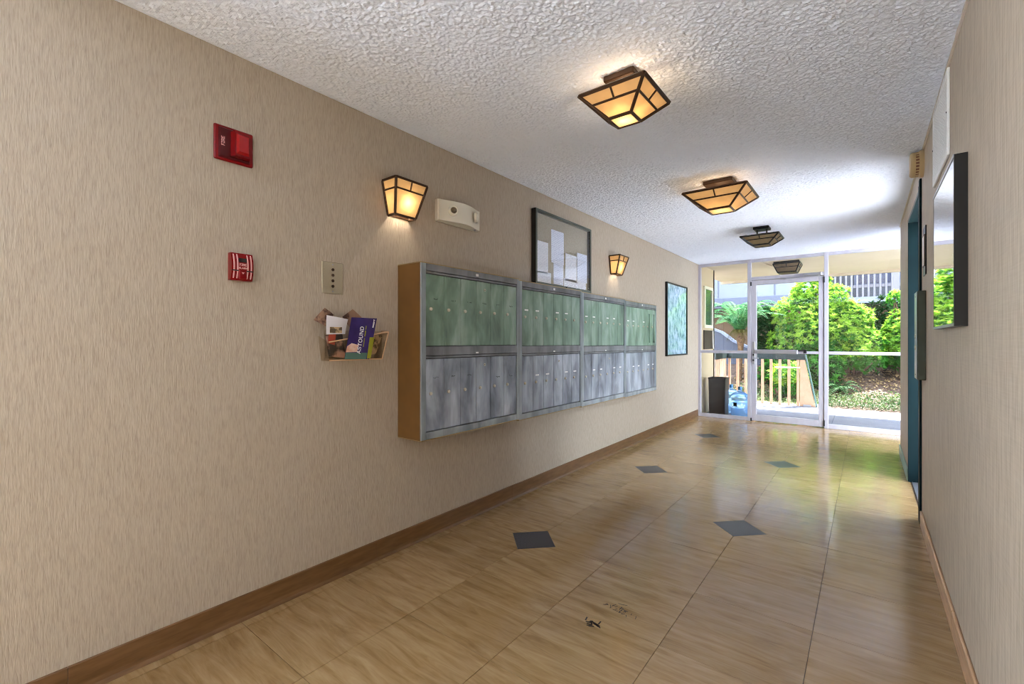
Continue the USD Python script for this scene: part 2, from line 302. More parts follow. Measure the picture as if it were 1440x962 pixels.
M['flyer_grn'] = mat('flyer_limegreen', lin(150, 150, 24), 0.5)
M['flyer_brown'] = mat('flyer_brown', lin(84, 54, 44), 0.5, col2=lin(150, 116, 92), scale=18, lo=.45, hi=.55)
M['flyer_mix'] = mat('flyer_mixed', lin(60, 52, 48), 0.5, col2=lin(204, 160, 140), scale=16, lo=.42, hi=.6)
M['flyer_red'] = mat('flyer_red', lin(176, 72, 50), 0.5)
M['flyer_beige'] = mat('flyer_beige', lin(196, 168, 130), 0.5, col2=lin(88, 74, 56), scale=24, lo=.5, hi=.6)

# ------------------------------------------------------------------ the room
YO = -1.85; YB = -2.528                                    # right edge and back of the side openings added for daylight
floor = thing('floor', kind='structure')
obj('joint_bed', cat_([box(XL, 0.31, YB, 6.4, -0.14, -0.004), box(XL, 0.65, 6.4, YG + 0.07, -0.14, -0.004)]), M['joint'], floor)
TX = [-0.176 - 0.4755 * k for k in range(5)][::-1]      # joints along the hall
xs = [XL] + TX + [0.2995, 0.65]
ys = [1.312 + 0.48 * k for k in range(-8, 14)] + [YG + 0.07]
DI = [(TX[1], ys[10]), (TX[3], ys[12]), (TX[1], ys[14]), (TX[3], ys[16]), (TX[1], ys[18])]   # the dark insets sit on tile corners
DH = 0.16
dia = [sg.Polygon([(x - DH, y), (x, y - DH), (x + DH, y), (x, y + DH)]) for x, y in DI]
ti = 0
for j in range(len(ys) - 1):
    for i in range(len(xs) - 1):
        if xs[i + 1] > 0.31 and ys[j + 1] < 6.45: continue
        g = 0.0011
        p = sg.box(xs[i] + g, ys[j] + g, xs[i + 1] - g, ys[j + 1] - g)
        for d in dia: p = p.difference(d)
        obj('tile', extr(p, 0.004 + (ti * 7 % 5) * 0.00006, -0.004), TV[(i * 5 + j * 3 + i * j) % 3], floor); ti += 1
for d in dia:
    obj('inset_tile', extr(d.buffer(-0.001, join_style=2), 0.0043, -0.004), M['inset'], floor, label='charcoal diamond inset tile')
sc = []
for k in range(30):
    x, y = -0.875 + rng.normal(0, 0.035), 1.93 + rng.normal(0, 0.028)
    a = rng.uniform(0, 3.1); L = rng.uniform(0.004, 0.014)
    sc.append(mv(box(-L, L, -0.0012, 0.0012, 0.0002, 0.0008), (x, y, 0), rotz(a)))
for k in range(14):
    x, y = -0.93 + rng.normal(0, 0.02), 1.76 + rng.normal(0, 0.012)
    sc.append(mv(box(-0.012, 0.012, -0.003, 0.003, 0.0002, 0.0008), (x, y, 0), rotz(rng.uniform(0, 3.1))))
obj('scuff_mark', cat_(sc), M['scuff'], floor, kind='stuff', label='dark scuff marks')

YL = -0.3  # left wall stops here for the added daylight opening
obj('wall_left', box(XL - 0.15, XL, YL, YG + 0.06, -0.14, ZC + 0.2), M['wall_l'], kind='structure')
EY0, EY1, EZ = 4.10, 5.215, 2.255              # opening in the right wall
wr = cat_([box(XR, XR + 0.3, YO, EY0, -0.14, ZC + 0.2), box(XR, XR + 0.3, EY1, 6.4, -0.14, ZC + 0.2), box(XR, XR + 0.3, EY0, EY1, EZ, ZC + 0.2)])
obj('wall_right', wr, M['wall_r'], kind='structure')
def popcorn_sheet(x0, x1, y0, y1, step, seed):
    nx, ny = int((x1 - x0) / step) + 1, int((y1 - y0) / step) + 1
    X, Y = np.meshgrid(np.linspace(x0, x1, nx), np.linspace(y0, y1, ny), indexing='ij')
    q = np.stack([X, Y, 0 * X], -1)
    a = meshkit.noise(q / 0.0125 + 3.3, seed); b = meshkit.noise(q / 0.0085 + 71.7, seed + 1)
    h = 0.0064 * np.clip(a * 0.62 + b * 0.55 - 0.36, 0, 1) / 0.5
    h = h * np.clip(np.minimum(X - XL, Y + 9) / 0.012, 0, 1)
    V = np.stack([X, Y, ZC + 0.003 - h], -1).reshape(-1, 3)
    ii, jj = np.meshgrid(np.arange(nx - 1), np.arange(ny - 1), indexing='ij'); k = (ii * ny + jj).ravel()
    return trimesh.Trimesh(V, np.vstack([np.c_[k, k + 1, k + ny + 1], np.c_[k, k + ny + 1, k + ny]]), process=False)
ce = cat_([popcorn_sheet(XL, XR, 0.3, 4.6, 0.0055, 1), popcorn_sheet(XL, 0.67, 4.6, YG + 0.06, 0.011, 5), popcorn_sheet(XL, XR, YB, 0.3, 0.03, 9),
           box(XL, XR, YB, 6.4, ZC + 0.004, ZC + 0.2), box(XL, 0.67, 6.4, YG + 0.06, ZC + 0.004, ZC + 0.2)])
obj('ceiling', ce, M['ceil'], kind='structure')
obj('roof', box(XL - 0.4, 1.2, YB - 0.3, 10.4, ZC + 0.21, ZC + 0.3), M['fascia'], kind='structure')  # unseen side overhang sized to keep direct sun out of the hall
obj('added_upper_floors', box(XL - 0.15, 0.75, YB - 0.2, 10.2, ZC + 0.31, 8.4), M['cream_w'], kind='structure')  # unseen mass added to shade the garden from the sky
obj('wall_back', box(XL - 0.5, XR + 0.5, YB - 0.15, YB, -0.14, ZC + 0.2), M['wall_r'], kind='structure')  # ends run past the walls to hide bright openings from the glass

# baseboards: vinyl cove strips of 1.22 m with a toe
def cove(y0, y1, h=0.108):
    prof = sg.Polygon([(0, 0.0), (0.016, 0.0), (0.013, 0.006), (0.007, 0.014), (0.005, 0.03), (0.005, h - 0.004), (0.002, h), (0, h)])
    m = extr(prof, y1 - y0 - 0.0015)            # x out, y up, z along
    m.apply_transform(np.array([[1, 0, 0, XL], [0, 0, 1, y0], [0, 1, 0, 0.0005], [0, 0, 0, 1.0]])); m.invert(); return m
bl = thing('baseboard_left', kind='structure')
e = [YL, 0.294, 1.531, 2.746, 3.965, 5.185, 6.40, YG - 0.03]
for a, b in zip(e[:-1], e[1:]): obj('base_strip', cove(a, b), M['base_l'], bl)
br = thing('baseboard_right', kind='structure')
for a, b in ((YO, 1.2), (1.2, 2.6), (2.6, EY0 - 0.1)): obj('base_strip', box(XR - 0.012, XR, a, b - 0.001, 0.0005, 0.10, 0.004), M['base_r'], br)
obj('base_strip', box(XR - 0.012, XR, EY1 + 0.005, 6.4, 0.0005, 0.105, 0.004), M['base_g'], br, label='pale teal strip beyond the doorway')
obj('trim_1', box(XR - 0.008, XR, YO, 6.4, ZC - 0.012, ZC), mat('ceiling_bead', lin(214, 206, 196), 0.5), kind='structure')

# glazed end: storefront frame, sidelights, transom, door
fy0, fy1 = YG - 0.005, YG + 0.045
XM = [-2.14, -1.420, -1.371, -0.460, -0.411, 0.65]
def fr(x0, x1, z0, z1, d=0.0): return box(x0, x1, fy0 - d, fy1, z0, z1, 0.003)
w1 = thing('window_1', kind='structure', label='left sidelight')
obj('frame', cat_([fr(XL, XL + 0.04, 0, ZC), fr(-1.420, -1.371, 0, ZC, 0.012), fr(XL + 0.04, -1.42, ZC - 0.045, ZC), fr(XL + 0.04, -1.42, 0.0, 0.055)]), M['white_al'], w1)
obj('midrail', fr(XL + 0.04, -1.42, 1.018, 1.062), M['white_al'], w1)
obj('pane', box(XL + 0.04, -1.42, YG + 0.016, YG + 0.022, 1.062, ZC - 0.045), M['pane'], w1)
obj('pane', box(XL + 0.04, -1.42, YG + 0.016, YG + 0.022, 0.055, 1.018), M['pane'], w1)
w2 = thing('window_2', kind='structure', label='transom over the door')
obj('frame', cat_([fr(-1.371, -0.46, ZC - 0.045, ZC), fr(-1.371, -0.46, 2.122, 2.172, 0.008)]), M['white_al'], w2)
obj('pane', box(-1.371, -0.46, YG + 0.016, YG + 0.022, 2.172, ZC - 0.045), M['pane'], w2)
w3 = thing('window_3', kind='structure', label='right sidelight')
obj('frame', cat_([fr(-0.460, -0.411, 0, ZC, 0.012), fr(0.61, 0.65, 0, ZC), fr(-0.411, 0.61, ZC - 0.045, ZC), fr(-0.411, 0.61, 0.0, 0.06)]), M['white_al'], w3)
obj('midrail', fr(-0.411, 0.61, 1.022, 1.064), M['white_al'], w3)
obj('pane', box(-0.411, 0.61, YG + 0.016, YG + 0.022, 1.064, ZC - 0.045), M['pane'], w3)
obj('pane', box(-0.411, 0.61, YG + 0.016, YG + 0.022, 0.06, 1.022), M['pane'], w3)
d1 = thing('door_1', kind='structure', label='glass entrance door')
D0, D1 = -1.368, -0.463
obj('stile', fr(D0, D0 + 0.068, 0.012, 2.116), M['white_al'], d1)
obj('stile', fr(D1 - 0.062, D1, 0.012, 2.116), M['white_al'], d1)
obj('top_rail', fr(D0 + 0.068, D1 - 0.062, 2.05, 2.116), M['white_al'], d1)
obj('bottom_rail', fr(D0 + 0.068, D1 - 0.062, 0.012, 0.102), M['white_al'], d1)
obj('midrail', fr(D0 + 0.068, D1 - 0.062, 1.024, 1.062), M['white_al'], d1)
obj('pane', box(D0 + 0.068, D1 - 0.062, YG + 0.016, YG + 0.022, 0.102, 1.024), M['pane'], d1)
obj('pane', box(D0 + 0.068, D1 - 0.062, YG + 0.016, YG + 0.022, 1.062, 2.05), M['pane'], d1)
obj('push_bar', box(D0 + 0.07, D0 + 0.60, fy0 - 0.045, fy0 - 0.004, 1.020, 1.082, 0.008), M['alu'], d1, label='grey push bar')
obj('bar_bracket', cat_([box(D0 + 0.60, D1 - 0.20, fy0 - 0.02, fy0 - 0.002, 1.060, 1.082, 0.004), box(D1 - 0.24, D1 - 0.2, fy0 - 0.02, fy0, 1.03, 1.085, 0.004)]), M['alu_dark'], d1)
lk = obj('lock_plate', box(D0 + 0.012, D0 + 0.050, fy0 - 0.008, fy0, 0.86, 1.20, 0.003), M['alu'], d1)
obj('lock_cylinder', cat_([cyl(0.014, 0.016, (D0 + 0.031, fy0 - 0.024, 0.92), 'y'), cyl(0.012, 0.014, (D0 + 0.031, fy0 - 0.022, 1.0), 'y')]), M['alu_dark'], lk, smooth=40)
obj('thumb_lever', box(D0 + 0.012, D0 + 0.10, fy0 - 0.036, fy0 - 0.022, 0.945, 0.96, 0.004), M['alu'], lk)
cl = obj('closer_body', box(D1 - 0.24, D1 - 0.02, fy0 - 0.06, fy0 - 0.008, 2.126, 2.165, 0.008), M['alu'], d1)
obj('closer_arm', cat_([bar((D1 - 0.45, fy0 - 0.03, 2.112), (D1 - 0.06, fy0 - 0.035, 2.12), (0, 1, 0), 0.02, 0.012), bar((D1 - 0.45, fy0 - 0.03, 2.112), (D1 - 0.52, fy0 - 0.01, 2.122), (0, 1, 0), 0.02, 0.012)]), M['alu'], cl)
obj('hinge', cyl(0.011, 0.08, (D1 + 0.004, fy0 - 0.008, 2.02)), M['alu_dark'], d1, smooth=40)
obj('hinge', cyl(0.011, 0.08, (D1 + 0.004, fy0 - 0.008, 0.03)), M['alu_dark'], d1, smooth=40)
obj('hinge', cyl(0.011, 0.06, (D0 - 0.003, fy0 - 0.008, 2.04)), M['alu_dark'], d1, smooth=40)
obj('pivot', box(D0 - 0.010, D0 + 0.004, fy0 - 0.02, fy0, 0.002, 0.05, 0.002), M['dark'], d1)

# lift doorway, given invented glass leaves to let daylight in
d2 = thing('door_2', kind='structure', label='dark teal framed lift doorway with added glass leaves')
cw = 0.075
obj('casing', cat_([box(XR - 0.012, XR + 0.15, EY0 - 0.012, EY0 + 0.022, 0, EZ, 0.002), box(XR - 0.012, XR, EY0 - cw, EY0 - 0.012, 0, EZ + 0.03, 0.002)]), M['teal_jamb'], d2)
obj('jamb', box(XR - 0.005, XR + 0.28, EY1 - 0.03, EY1, 0, EZ, 0.002), M['teal_jamb'], d2)
obj('head', box(XR - 0.005, XR + 0.28, EY0 + 0.022, EY1 - 0.03, EZ - 0.03, EZ, 0.002), M['teal_edge'], d2)
YC = (EY0 + EY1) / 2
for a, b in ((EY0 + 0.022, YC - 0.002), (YC + 0.002, EY1 - 0.03)):
    lf = obj('added_glass_leaf', cat_([box(XR + 0.20, XR + 0.24, a, a + 0.045, 0.006, EZ - 0.03, 0.003), box(XR + 0.20, XR + 0.24, b - 0.045, b, 0.006, EZ - 0.03, 0.003), box(XR + 0.20, XR + 0.24, a + 0.045, b - 0.045, 0.006, 0.12, 0.003), box(XR + 0.20, XR + 0.24, a + 0.045, b - 0.045, EZ - 0.09, EZ - 0.03, 0.003)]), M['teal_jamb'], d2)
    obj('pane', box(XR + 0.216, XR + 0.222, a + 0.045, b - 0.045, 0.12, EZ - 0.09), M['pane'], lf)
obj('sill', box(XR + 0.02, XR + 0.28, EY0 + 0.022, EY1 - 0.03, -0.01, 0.004), M['alu'], d2)
# invented daylight openings: far right side, and both sides behind the camera
obj('window_4', cat_([box(0.61, 0.65, 6.4, 6.45, 0, ZC), box(0.61, 0.65, 6.45, fy0, ZC - 0.05, ZC), box(0.61, 0.65, 6.45, fy0, 0, 0.02)]), M['white_al'], kind='structure', label='frame of the added side opening for daylight')
obj('added_trim_2', cat_([box(XL - 0.06, XL, YB, YB + 0.05, 0, ZC), box(XL - 0.06, XL, YB + 0.05, YL, ZC - 0.06, ZC), box(XR, XR + 0.06, YB, YB + 0.05, 0, ZC), box(XR, XR + 0.06, YB + 0.05, YO, ZC - 0.06, ZC)]), M['white_al'], kind='structure', label='frame of the added daylight openings behind the camera')
obj('added_forecourt', cat_([box(0.32, 14, -20, YO, -0.15, -0.01), box(-14, XL - 0.01, -20, YL, -0.15, -0.01)]), mat('bounce_paving', lin(208, 210, 214), 0.8, col2=lin(216, 218, 222), scale=3), kind='structure')  # unseen pale ground added to bounce daylight onto the ceiling
obj('added_side_path', box(0.66, 14, YO, 5.9, -0.15, -0.012), M['paving'], kind='structure')  # unseen pale path added to bounce daylight through the doorway
obj('added_side_path', box(0.652, 14, 5.9, YG, -0.15, -0.012), M['conc'], kind='structure')  # added path continues, darker to bounce less light upward

# ------------------------------------------------------------------ lamps
def face(c, up_t=0.40, wr_=0.016, n_out=None, rim=0.02):
    """One lamp face with corners TL, TR, BL, BR: its bars and three panes."""
    TL, TR, BL, BR = (np.asarray(v, float) for v in c)
    P = lambda s, t: (TL * (1 - s) + TR * s) * (1 - t) + (BL * (1 - s) + BR * s) * t
    n = np.cross(TR - TL, BL - TL); n /= np.linalg.norm(n)
    if np.dot(n, n_out) < 0: n = -n
    bars = [bar(TL, TR, n, rim, 0.014, 0.002), bar(BL, BR, n, wr_, 0.012, 0.002), bar(TL, BL, n, wr_, 0.012, 0.002), bar(TR, BR, n, wr_, 0.012, 0.002),
            bar(P(0, up_t), P(1, up_t), n, wr_ * .7, 0.010, 0.002), bar(P(.5, 0), P(.5, up_t), n, wr_ * .6, 0.010, 0.002)]
    panes = []
    for s0, s1, t0, t1 in ((0, .5, 0, up_t), (.5, 1, 0, up_t), (0, 1, up_t, 1)):
        q = [P(s0 + .004, t0 + .004), P(s1 - .004, t0 + .004), P(s1 - .004, t1 - .004), P(s0 + .004, t1 - .004)]
        panes.append(hull([v - n * 0.001 for v in q] + [v - n * 0.004 for v in q]))
    return bars, panes

def ceiling_lamp(t, a, b, zt, zb, can, lit, metal, canopy_h=0.028, rods=True):
    """Inverted pyramid lamp hung below z = 0."""
    obj('canopy', box(-can, can, -can, can, -canopy_h, 0, 0.004), metal, t)
    if rods:
        for sx in (-1, 1):
            r = obj('rod', cyl(0.007, -zt - canopy_h + 0.005, (sx * can * .62, 0, zt - 0.005), n=10), metal, t, smooth=40)
            obj('finial', cyl(0.011, 0.012, (sx * can * .62, 0, -canopy_h - 0.012), n=10), metal, r, smooth=40)
    obj('rod_bar', box(-a, a, -0.008, 0.008, zt - 0.004, zt + 0.006, 0.002), metal, t)
    bars, panes = [], []
    sq = lambda h, z: [(-h, -h, z), (h, -h, z), (h, h, z), (-h, h, z)]
    T, B = sq(a, zt), sq(b, zb)
    for k in range(4):
        k2 = (k + 1) % 4; out = (np.array(T[k]) + T[k2]) * [1, 1, 0]
        bb, pp = face((T[k], T[k2], B[k], B[k2]), 0.42, 0.011 + 0.02 * a, out, 0.016); bars += bb; panes += pp
    obj('frame', cat_(bars), metal, t)
    gl = M['amber'] if lit else M['amber_off']
    for p in panes: obj('pane', p, gl, t)
    obj('bottom_pane', box(-b, b, -b, b, zb - 0.003, zb + 0.001), M['amber_d'] if lit else M['amber_off'], t)
    obj('bulb', trimesh.creation.icosphere(2, 0.022), M['bulb'] if lit else M['bulb_off'], t, smooth=True).GetAttribute('points')
    bp = stage.GetPrimAtPath(f'{t.GetPath()}/bulb'); UsdGeom.Xformable(bp).AddTranslateOp().Set(Gf.Vec3d(0, 0, zt * .45 + zb * .55))

LX = -0.89
c1 = thing('ceiling_light', 'small lit amber glass pyramid lamp on the ceiling nearest the camera', 'ceiling light', 'pyramid lamps along the hall ceiling', loc=(LX, 2.0, ZC)); ceiling_lamp(c1, 0.155, 0.055, -0.10, -0.195, 0.073, True, M['bronze'])
c2 = thing('ceiling_light', 'largest lit amber glass lamp, middle of three along the hall ceiling', 'ceiling light', 'pyramid lamps along the hall ceiling', loc=(LX, 3.78, ZC)); ceiling_lamp(c2, 0.222, 0.082, -0.10, -0.215, 0.105, True, M['bronze'])
c3 = thing('ceiling_light', 'unlit black framed lamp on the ceiling close to the glass door', 'ceiling light', 'pyramid lamps along the hall ceiling', loc=(LX, 5.55, ZC)); ceiling_lamp(c3, 0.18, 0.075, -0.11, -0.195, 0.075, False, M['bronze_b'])
c4 = thing('porch_light', 'unlit black trapezoid lantern under the cream porch ceiling outside', 'porch light', loc=(-0.985, 8.4, 2.46)); ceiling_lamp(c4, 0.18, 0.125, -0.035, -0.165, 0.175, False, M['bronze_b'], 0.03, False)

def sconce(t):
    """Half lantern: local x along the wall, y up (0 at the bottom), z out of the wall."""
    wt, wb, dt, db, h = 0.111, 0.0735, 0.126, 0.068, 0.187
    A = [(-wt, h, 0.006), (-wt, h, dt), (wt, h, dt), (wt, h, 0.006)]; B = [(-wb, 0, 0.006), (-wb, 0, db), (wb, 0, db), (wb, 0, 0.006)]
    bars, panes = [], []
    for k, out, split in ((0, (-1, 0, 0), False), (1, (0, 0, 1), True), (2, (1, 0, 0), False)):
        bb, pp = face((A[k], A[k + 1], B[k], B[k + 1]), 0.28, 0.013, np.array(out, float), 0.012)
        if not split: bb = bb[:-1]
        bars += bb; panes += pp
    obj('frame', cat_(bars), M['bronze'], t)
    obj('back_plate', box(-wb, wb, 0.002, h - 0.002, 0.0, 0.005, 0.001), M['bronze'], t)
    for p in panes: obj('pane', p, M['amber_s'], t)
    obj('cap', box(-wt + 0.004, wt - 0.004, h - 0.003, h + 0.002, 0.004, dt - 0.004, 0.001), M['bronze'], t)
    obj('socket', cyl(0.016, 0.05, (0, 0.118, 0.05), 'y', 16), M['bronze'], t, smooth=40)
    b = obj('bulb', trimesh.creation.icosphere(2, 0.02), M['bulb_s'], t, smooth=True)
    UsdGeom.Xformable(b).AddTranslateOp().Set(Gf.Vec3d(0, 0.085, 0.05))
    obj('arm', box(-0.01, 0.01, 0.162, 0.172, 0.0, 0.062, 0.002), M['bronze'], t)
s1 = thing('wall_sconce', 'lit amber glass wall lantern beside the white emergency light', 'wall light', 'wall lanterns', loc=(XL, 1.675, 1.9225), rows=LW); sconce(s1)
dup(s1, 'lit amber glass wall lantern between the notice board and the teal picture', (XL, 4.52, 1.92), LW)

# ------------------------------------------------------------------ mail boxes
MD = 0.198
def lw_text(txt, h, a, b, d, mt, parent, name='lettering', rot=0.0, bold=False):
    m = meshkit.text_mesh(txt, h, 0.0006, bold); m.apply_translation([-m.bounds[:, 0].mean(), -m.bounds[:, 1].mean(), 0])
    if rot: m.apply_transform(trimesh.transformations.rotation_matrix(rot, [0, 0, 1]))
    m.apply_translation([a, b, d]); return obj(name, m, mt, parent)

def squiggle(w, h, seed):
    r = np.random.default_rng(seed); n = 9; x = np.linspace(-w / 2, w / 2, n); y = r.uniform(-h / 2, h / 2, n); out = []
    for i in range(n - 1):
        if r.random() < 0.25: continue
        out.append(bar((x[i], y[i], 0), (x[i + 1], y[i + 1], 0), (0, 0, 1), 0.0022, 0.0008))
    return cat_(out)

unit_labels = ['mailbox unit at the near end with brown side panel showing', 'second mailbox unit from the near brown end, under the notice board', 'third mailbox unit from the near end, under the right edge of the notice board', 'farthest mailbox unit, with two dark slotted doors at its end, their green a painted reflection']
for u in range(4):
    y0 = 1.674 + 0.9 * u; t = thing('mailbox_unit', unit_labels[u], 'mailbox', 'wall of apartment mailboxes', loc=(XL, y0, 0.659 - 0.008 * u), rows=LW)
    W, Hh = (0.8995 if u < 3 else 0.875), 0.989
    side = 0.002
    obj('housing', cat_([box(0, side, 0, Hh, 0, MD - 0.006), box(W - side, W, 0, Hh, 0, MD - 0.006), box(0, W, Hh - 0.002, Hh, 0, MD - 0.004), box(0, W, 0, 0.002, 0, MD - 0.004), box(0, W, 0, Hh, 0, 0.003)]), M['brown_metal'], t)
    obj('backing', box(0.003, W - 0.003, 0.003, Hh - 0.003, MD - 0.024, MD - 0.018), M['dark'], t)
    obj('edge_trim', box(0, W, Hh, Hh + 0.006, 0, MD + 0.002, 0.001), M['gold_edge'], t)
    obj('edge_trim', box(0, W, -0.006, 0, 0, MD + 0.002, 0.001), M['gold_edge'], t)
    zr = [0.044, 0.451, 0.526, 0.931]              # lower doors, upper doors
    st0, st1 = (0.04 if u == 0 else 0.022), 0.02
    dw = 0.1392
    x0 = 0.875 - 6 * dw - (0.0 if u < 3 else 0.012)
    obj('stile', box(0.001, x0 - 0.003, 0, Hh, MD - 0.02, MD + 0.003, 0.002), M['mframe'], t)
    obj('stile', box(x0 + 6 * dw + 0.002, W - 0.001, 0, Hh, MD - 0.02, MD + 0.003, 0.002), M['mframe'], t)
    xa, xb = x0 - 0.003, x0 + 6 * dw + 0.002
    obj('rail', box(xa, xb, 0, zr[0] - 0.004, MD - 0.02, MD + 0.001, 0.002), M['mframe'], t)
    mr = obj('middle_rail', cat_([box(xa, xb, zr[1] + 0.02, zr[2] - 0.003, MD - 0.02, MD + 0.002, 0.002), box(xa, xb, zr[1] + 0.004, zr[1] + 0.017, MD - 0.02, MD + 0.001, 0.002)]), M['mrail'], t)
    tr = obj('top_rail', cat_([box(xa, xb, zr[3] + 0.020, Hh, MD - 0.02, MD + 0.002, 0.002), box(xa, xb, zr[3] + 0.004, zr[3] + 0.017, MD - 0.02, MD, 0.002)]), M['mrail'], t)
    obj('sticker', box(x0 + 2.94 * dw, x0 + 3.12 * dw, zr[3] + 0.030, zr[3] + 0.046, MD + 0.002, MD + 0.0026), M['sticker'], tr)
    obj('sticker', box(x0 + 2.94 * dw, x0 + 3.12 * dw, zr[1] + 0.024, zr[1] + 0.034, MD + 0.002, MD + 0.0026), M['sticker'], mr)
    for row in (1, 0):
        za, zb = (zr[2], zr[3]) if row else (zr[0], zr[1])
        for k in range(6):
            xa_, xb_ = x0 + k * dw + 0.0014, x0 + (k + 1) * dw - 0.0014
            lift = 0.0008 * ((k * 3 + u + row) % 3)
            slot = u == 3 and row == 1 and k >= 4
            if slot:
                dm = cat_([box(xa_, xa_ + 0.035, za, zb, MD - 0.016, MD - 0.003, 0.0015), box(xb_ - 0.035, xb_, za, zb, MD - 0.016, MD - 0.003, 0.0015), box(xa_ + 0.035, xb_ - 0.035, za, za + 0.03, MD - 0.016, MD - 0.003, 0.0015), box(xa_ + 0.035, xb_ - 0.035, zb - 0.05, zb, MD - 0.016, MD - 0.003, 0.0015), box(xa_ + 0.035, xb_ - 0.035, za + 0.03, zb - 0.05, MD - 0.018, MD - 0.015)])
            else:
                dm = box(xa_, xb_, za, zb, MD - 0.016, MD - 0.003 + lift, 0.0015)
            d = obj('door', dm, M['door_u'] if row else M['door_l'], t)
            f_ = MD - 0.003 + lift
            kx, kz = xa_ + 0.034, (0.735 if row else 0.256)
            if slot: kx = xa_ + 0.02
            lo_ = lathe([(0, 0.010), (0.006, 0.010), (0.0095, 0.0075), (0.0105, 0.003), (0.0105, 0), (0, 0)], 16, (kx, kz, f_ - 0.0005))
            obj('lock', lo_, M['lock'], d, smooth=40)
            if k == 3 and (u, row) in ((0, 0), (0, 1), (1, 0), (2, 0)):
                obj('master_lock', cat_([lathe([(0.004, 0.003), (0.0085, 0.003), (0.0085, 0), (0.004, 0)], 16, (kx + 0.045, zb - 0.05, f_ - 0.0003))]), M['lock'], d, smooth=40)
                obj('keyhole', cyl(0.004, 0.0012, (kx + 0.045, zb - 0.05, f_), n=12), M['dark'], d)
            if u == 0 and not (row == 0 and k in (3,)):
                obj('ink_mark', mv(squiggle(0.038, 0.010, k + 10 * row), (xa_ + 0.075, kz + 0.058 + (0.03 if row == 0 and k < 3 else 0), f_ + 0.0003)), M['ink'], d)
            elif u > 0 and (k * 7 + u * 3 + row) % 3 and not slot:
                obj('name_strip', box(xa_ + 0.03, xa_ + 0.075, kz + 0.045, kz + 0.056, f_, f_ + 0.0006), M['sticker'], d)

# ------------------------------------------------------------------ devices on the left wall
# red strobe
t = thing('fire_strobe', 'square red fire alarm strobe high on the near left wall', 'fire alarm strobe', loc=(XL, 0.805, 2.046), rows=LW)
obj('back_plate', box(-0.076, 0.076, -0.073, 0.073, 0, 0.012, 0.004), M['red'], t)
obj('housing', hull([(sx * a - 0.0, sy * b, d) for sx in (-1, 1) for sy in (-1, 1) for a, b, d in ((0.062, 0.064, 0.010), (0.056, 0.058, 0.022))]), M['red_dark'], t)
obj('lens_surround', hull([(x, y, d) for y in (-0.052, 0.052) for x, d in ((-0.018, 0.02), (-0.010, 0.048), (0.050, 0.048), (0.056, 0.02))]), M['red'], t)
obj('lens', hull([(x, y * k, d) for y in (-1, 1) for x, d, k in ((-0.006, 0.046, 0.044), (0.046, 0.046, 0.044), (0.002, 0.060, 0.034), (0.038, 0.060, 0.034))]), M['red_lens'], t)
lw_text('FIRE', 0.013, -0.047, 0.004, 0.0222, M['pinkwhite'], t, rot=math.pi / 2, bold=True)
# pull station
t = thing('fire_pull_station', 'small red fire alarm pull box with white stripes below the strobe', 'fire alarm pull station', loc=(XL, 0.828, 1.530), rows=LW)
def curved(w, h, d, d_edge, n=9):
    y = np.linspace(-h / 2, h / 2, n); z = d_edge + (d - d_edge) * (1 - (2 * y / h) ** 2)
    return hull([(sx * w / 2, yy, zz) for sx in (-1, 1) for yy, zz in zip(y, z)] + [(sx * w / 2, yy, 0) for sx in (-1, 1) for yy in (-h / 2, h / 2)])
obj('body', curved(0.086, 0.116, 0.040, 0.026), M['red'], t)
for x in (-0.034, -0.020, 0.020, 0.034):
    for za, zb in ((-0.050, -0.020), (-0.015, 0.052)):
        y = np.linspace(za, zb, 6); z = 0.026 + 0.014 * (1 - (2 * y / 0.116) ** 2)
        obj('stripe', cat_([bar((x, y[i], z[i] + 0.0003), (x, y[i + 1], z[i + 1] + 0.0003), (0, 0, 1), 0.005, 0.0012) for i in range(5)]), M['pinkwhite'], t)
obj('groove', box(-0.043, -0.016, -0.0195, -0.0155, 0.036, 0.0395), M['black_sl'], t)
obj('groove', box(0.016, 0.043, -0.0195, -0.0155, 0.036, 0.0395), M['black_sl'], t)
obj('handle', box(-0.0155, 0.0155, -0.052, 0.018, 0.030, 0.0425, 0.003), M['red'], t)
obj('slot', box(-0.0155, 0.0155, 0.019, 0.036, 0.034, 0.0392), M['black_sl'], t)
lw_text('FIRE', 0.0095, 0, 0.008, 0.0425, M['pinkwhite'], t, bold=True)
lw_text('ALARM', 0.0075, 0, -0.006, 0.0425, M['pinkwhite'], t, bold=True)
obj('arrow', extr(sg.Polygon([(-0.006, -0.024), (0.006, -0.024), (0, -0.032)]), 0.0006, 0.0425), M['pinkwhite'], t)
# switch plate
t = thing('switch_plate', 'steel wall plate with four dark key switches above the leaflets', 'switch plate', loc=(XL, 1.263, 1.532), rows=LW)
obj('plate', box(-0.058, 0.058, -0.08, 0.08, 0, 0.006, 0.002), M['steel_pl'], t)
for k in range(4):
    r = obj('key_switch', cyl(0.0075, 0.004, (0, 0.042 - 0.028 * k, 0.0055), n=16), M['bronze'], t, smooth=40)
    obj('keyway', box(-0.001, 0.001, 0.038 - 0.028 * k, 0.046 - 0.028 * k, 0.009, 0.0098), M['black_sl'], r)
for y in (-0.068, 0.068): obj('screw', cyl(0.004, 0.0015, (0, y, 0.0055), n=10), M['alu'], t)
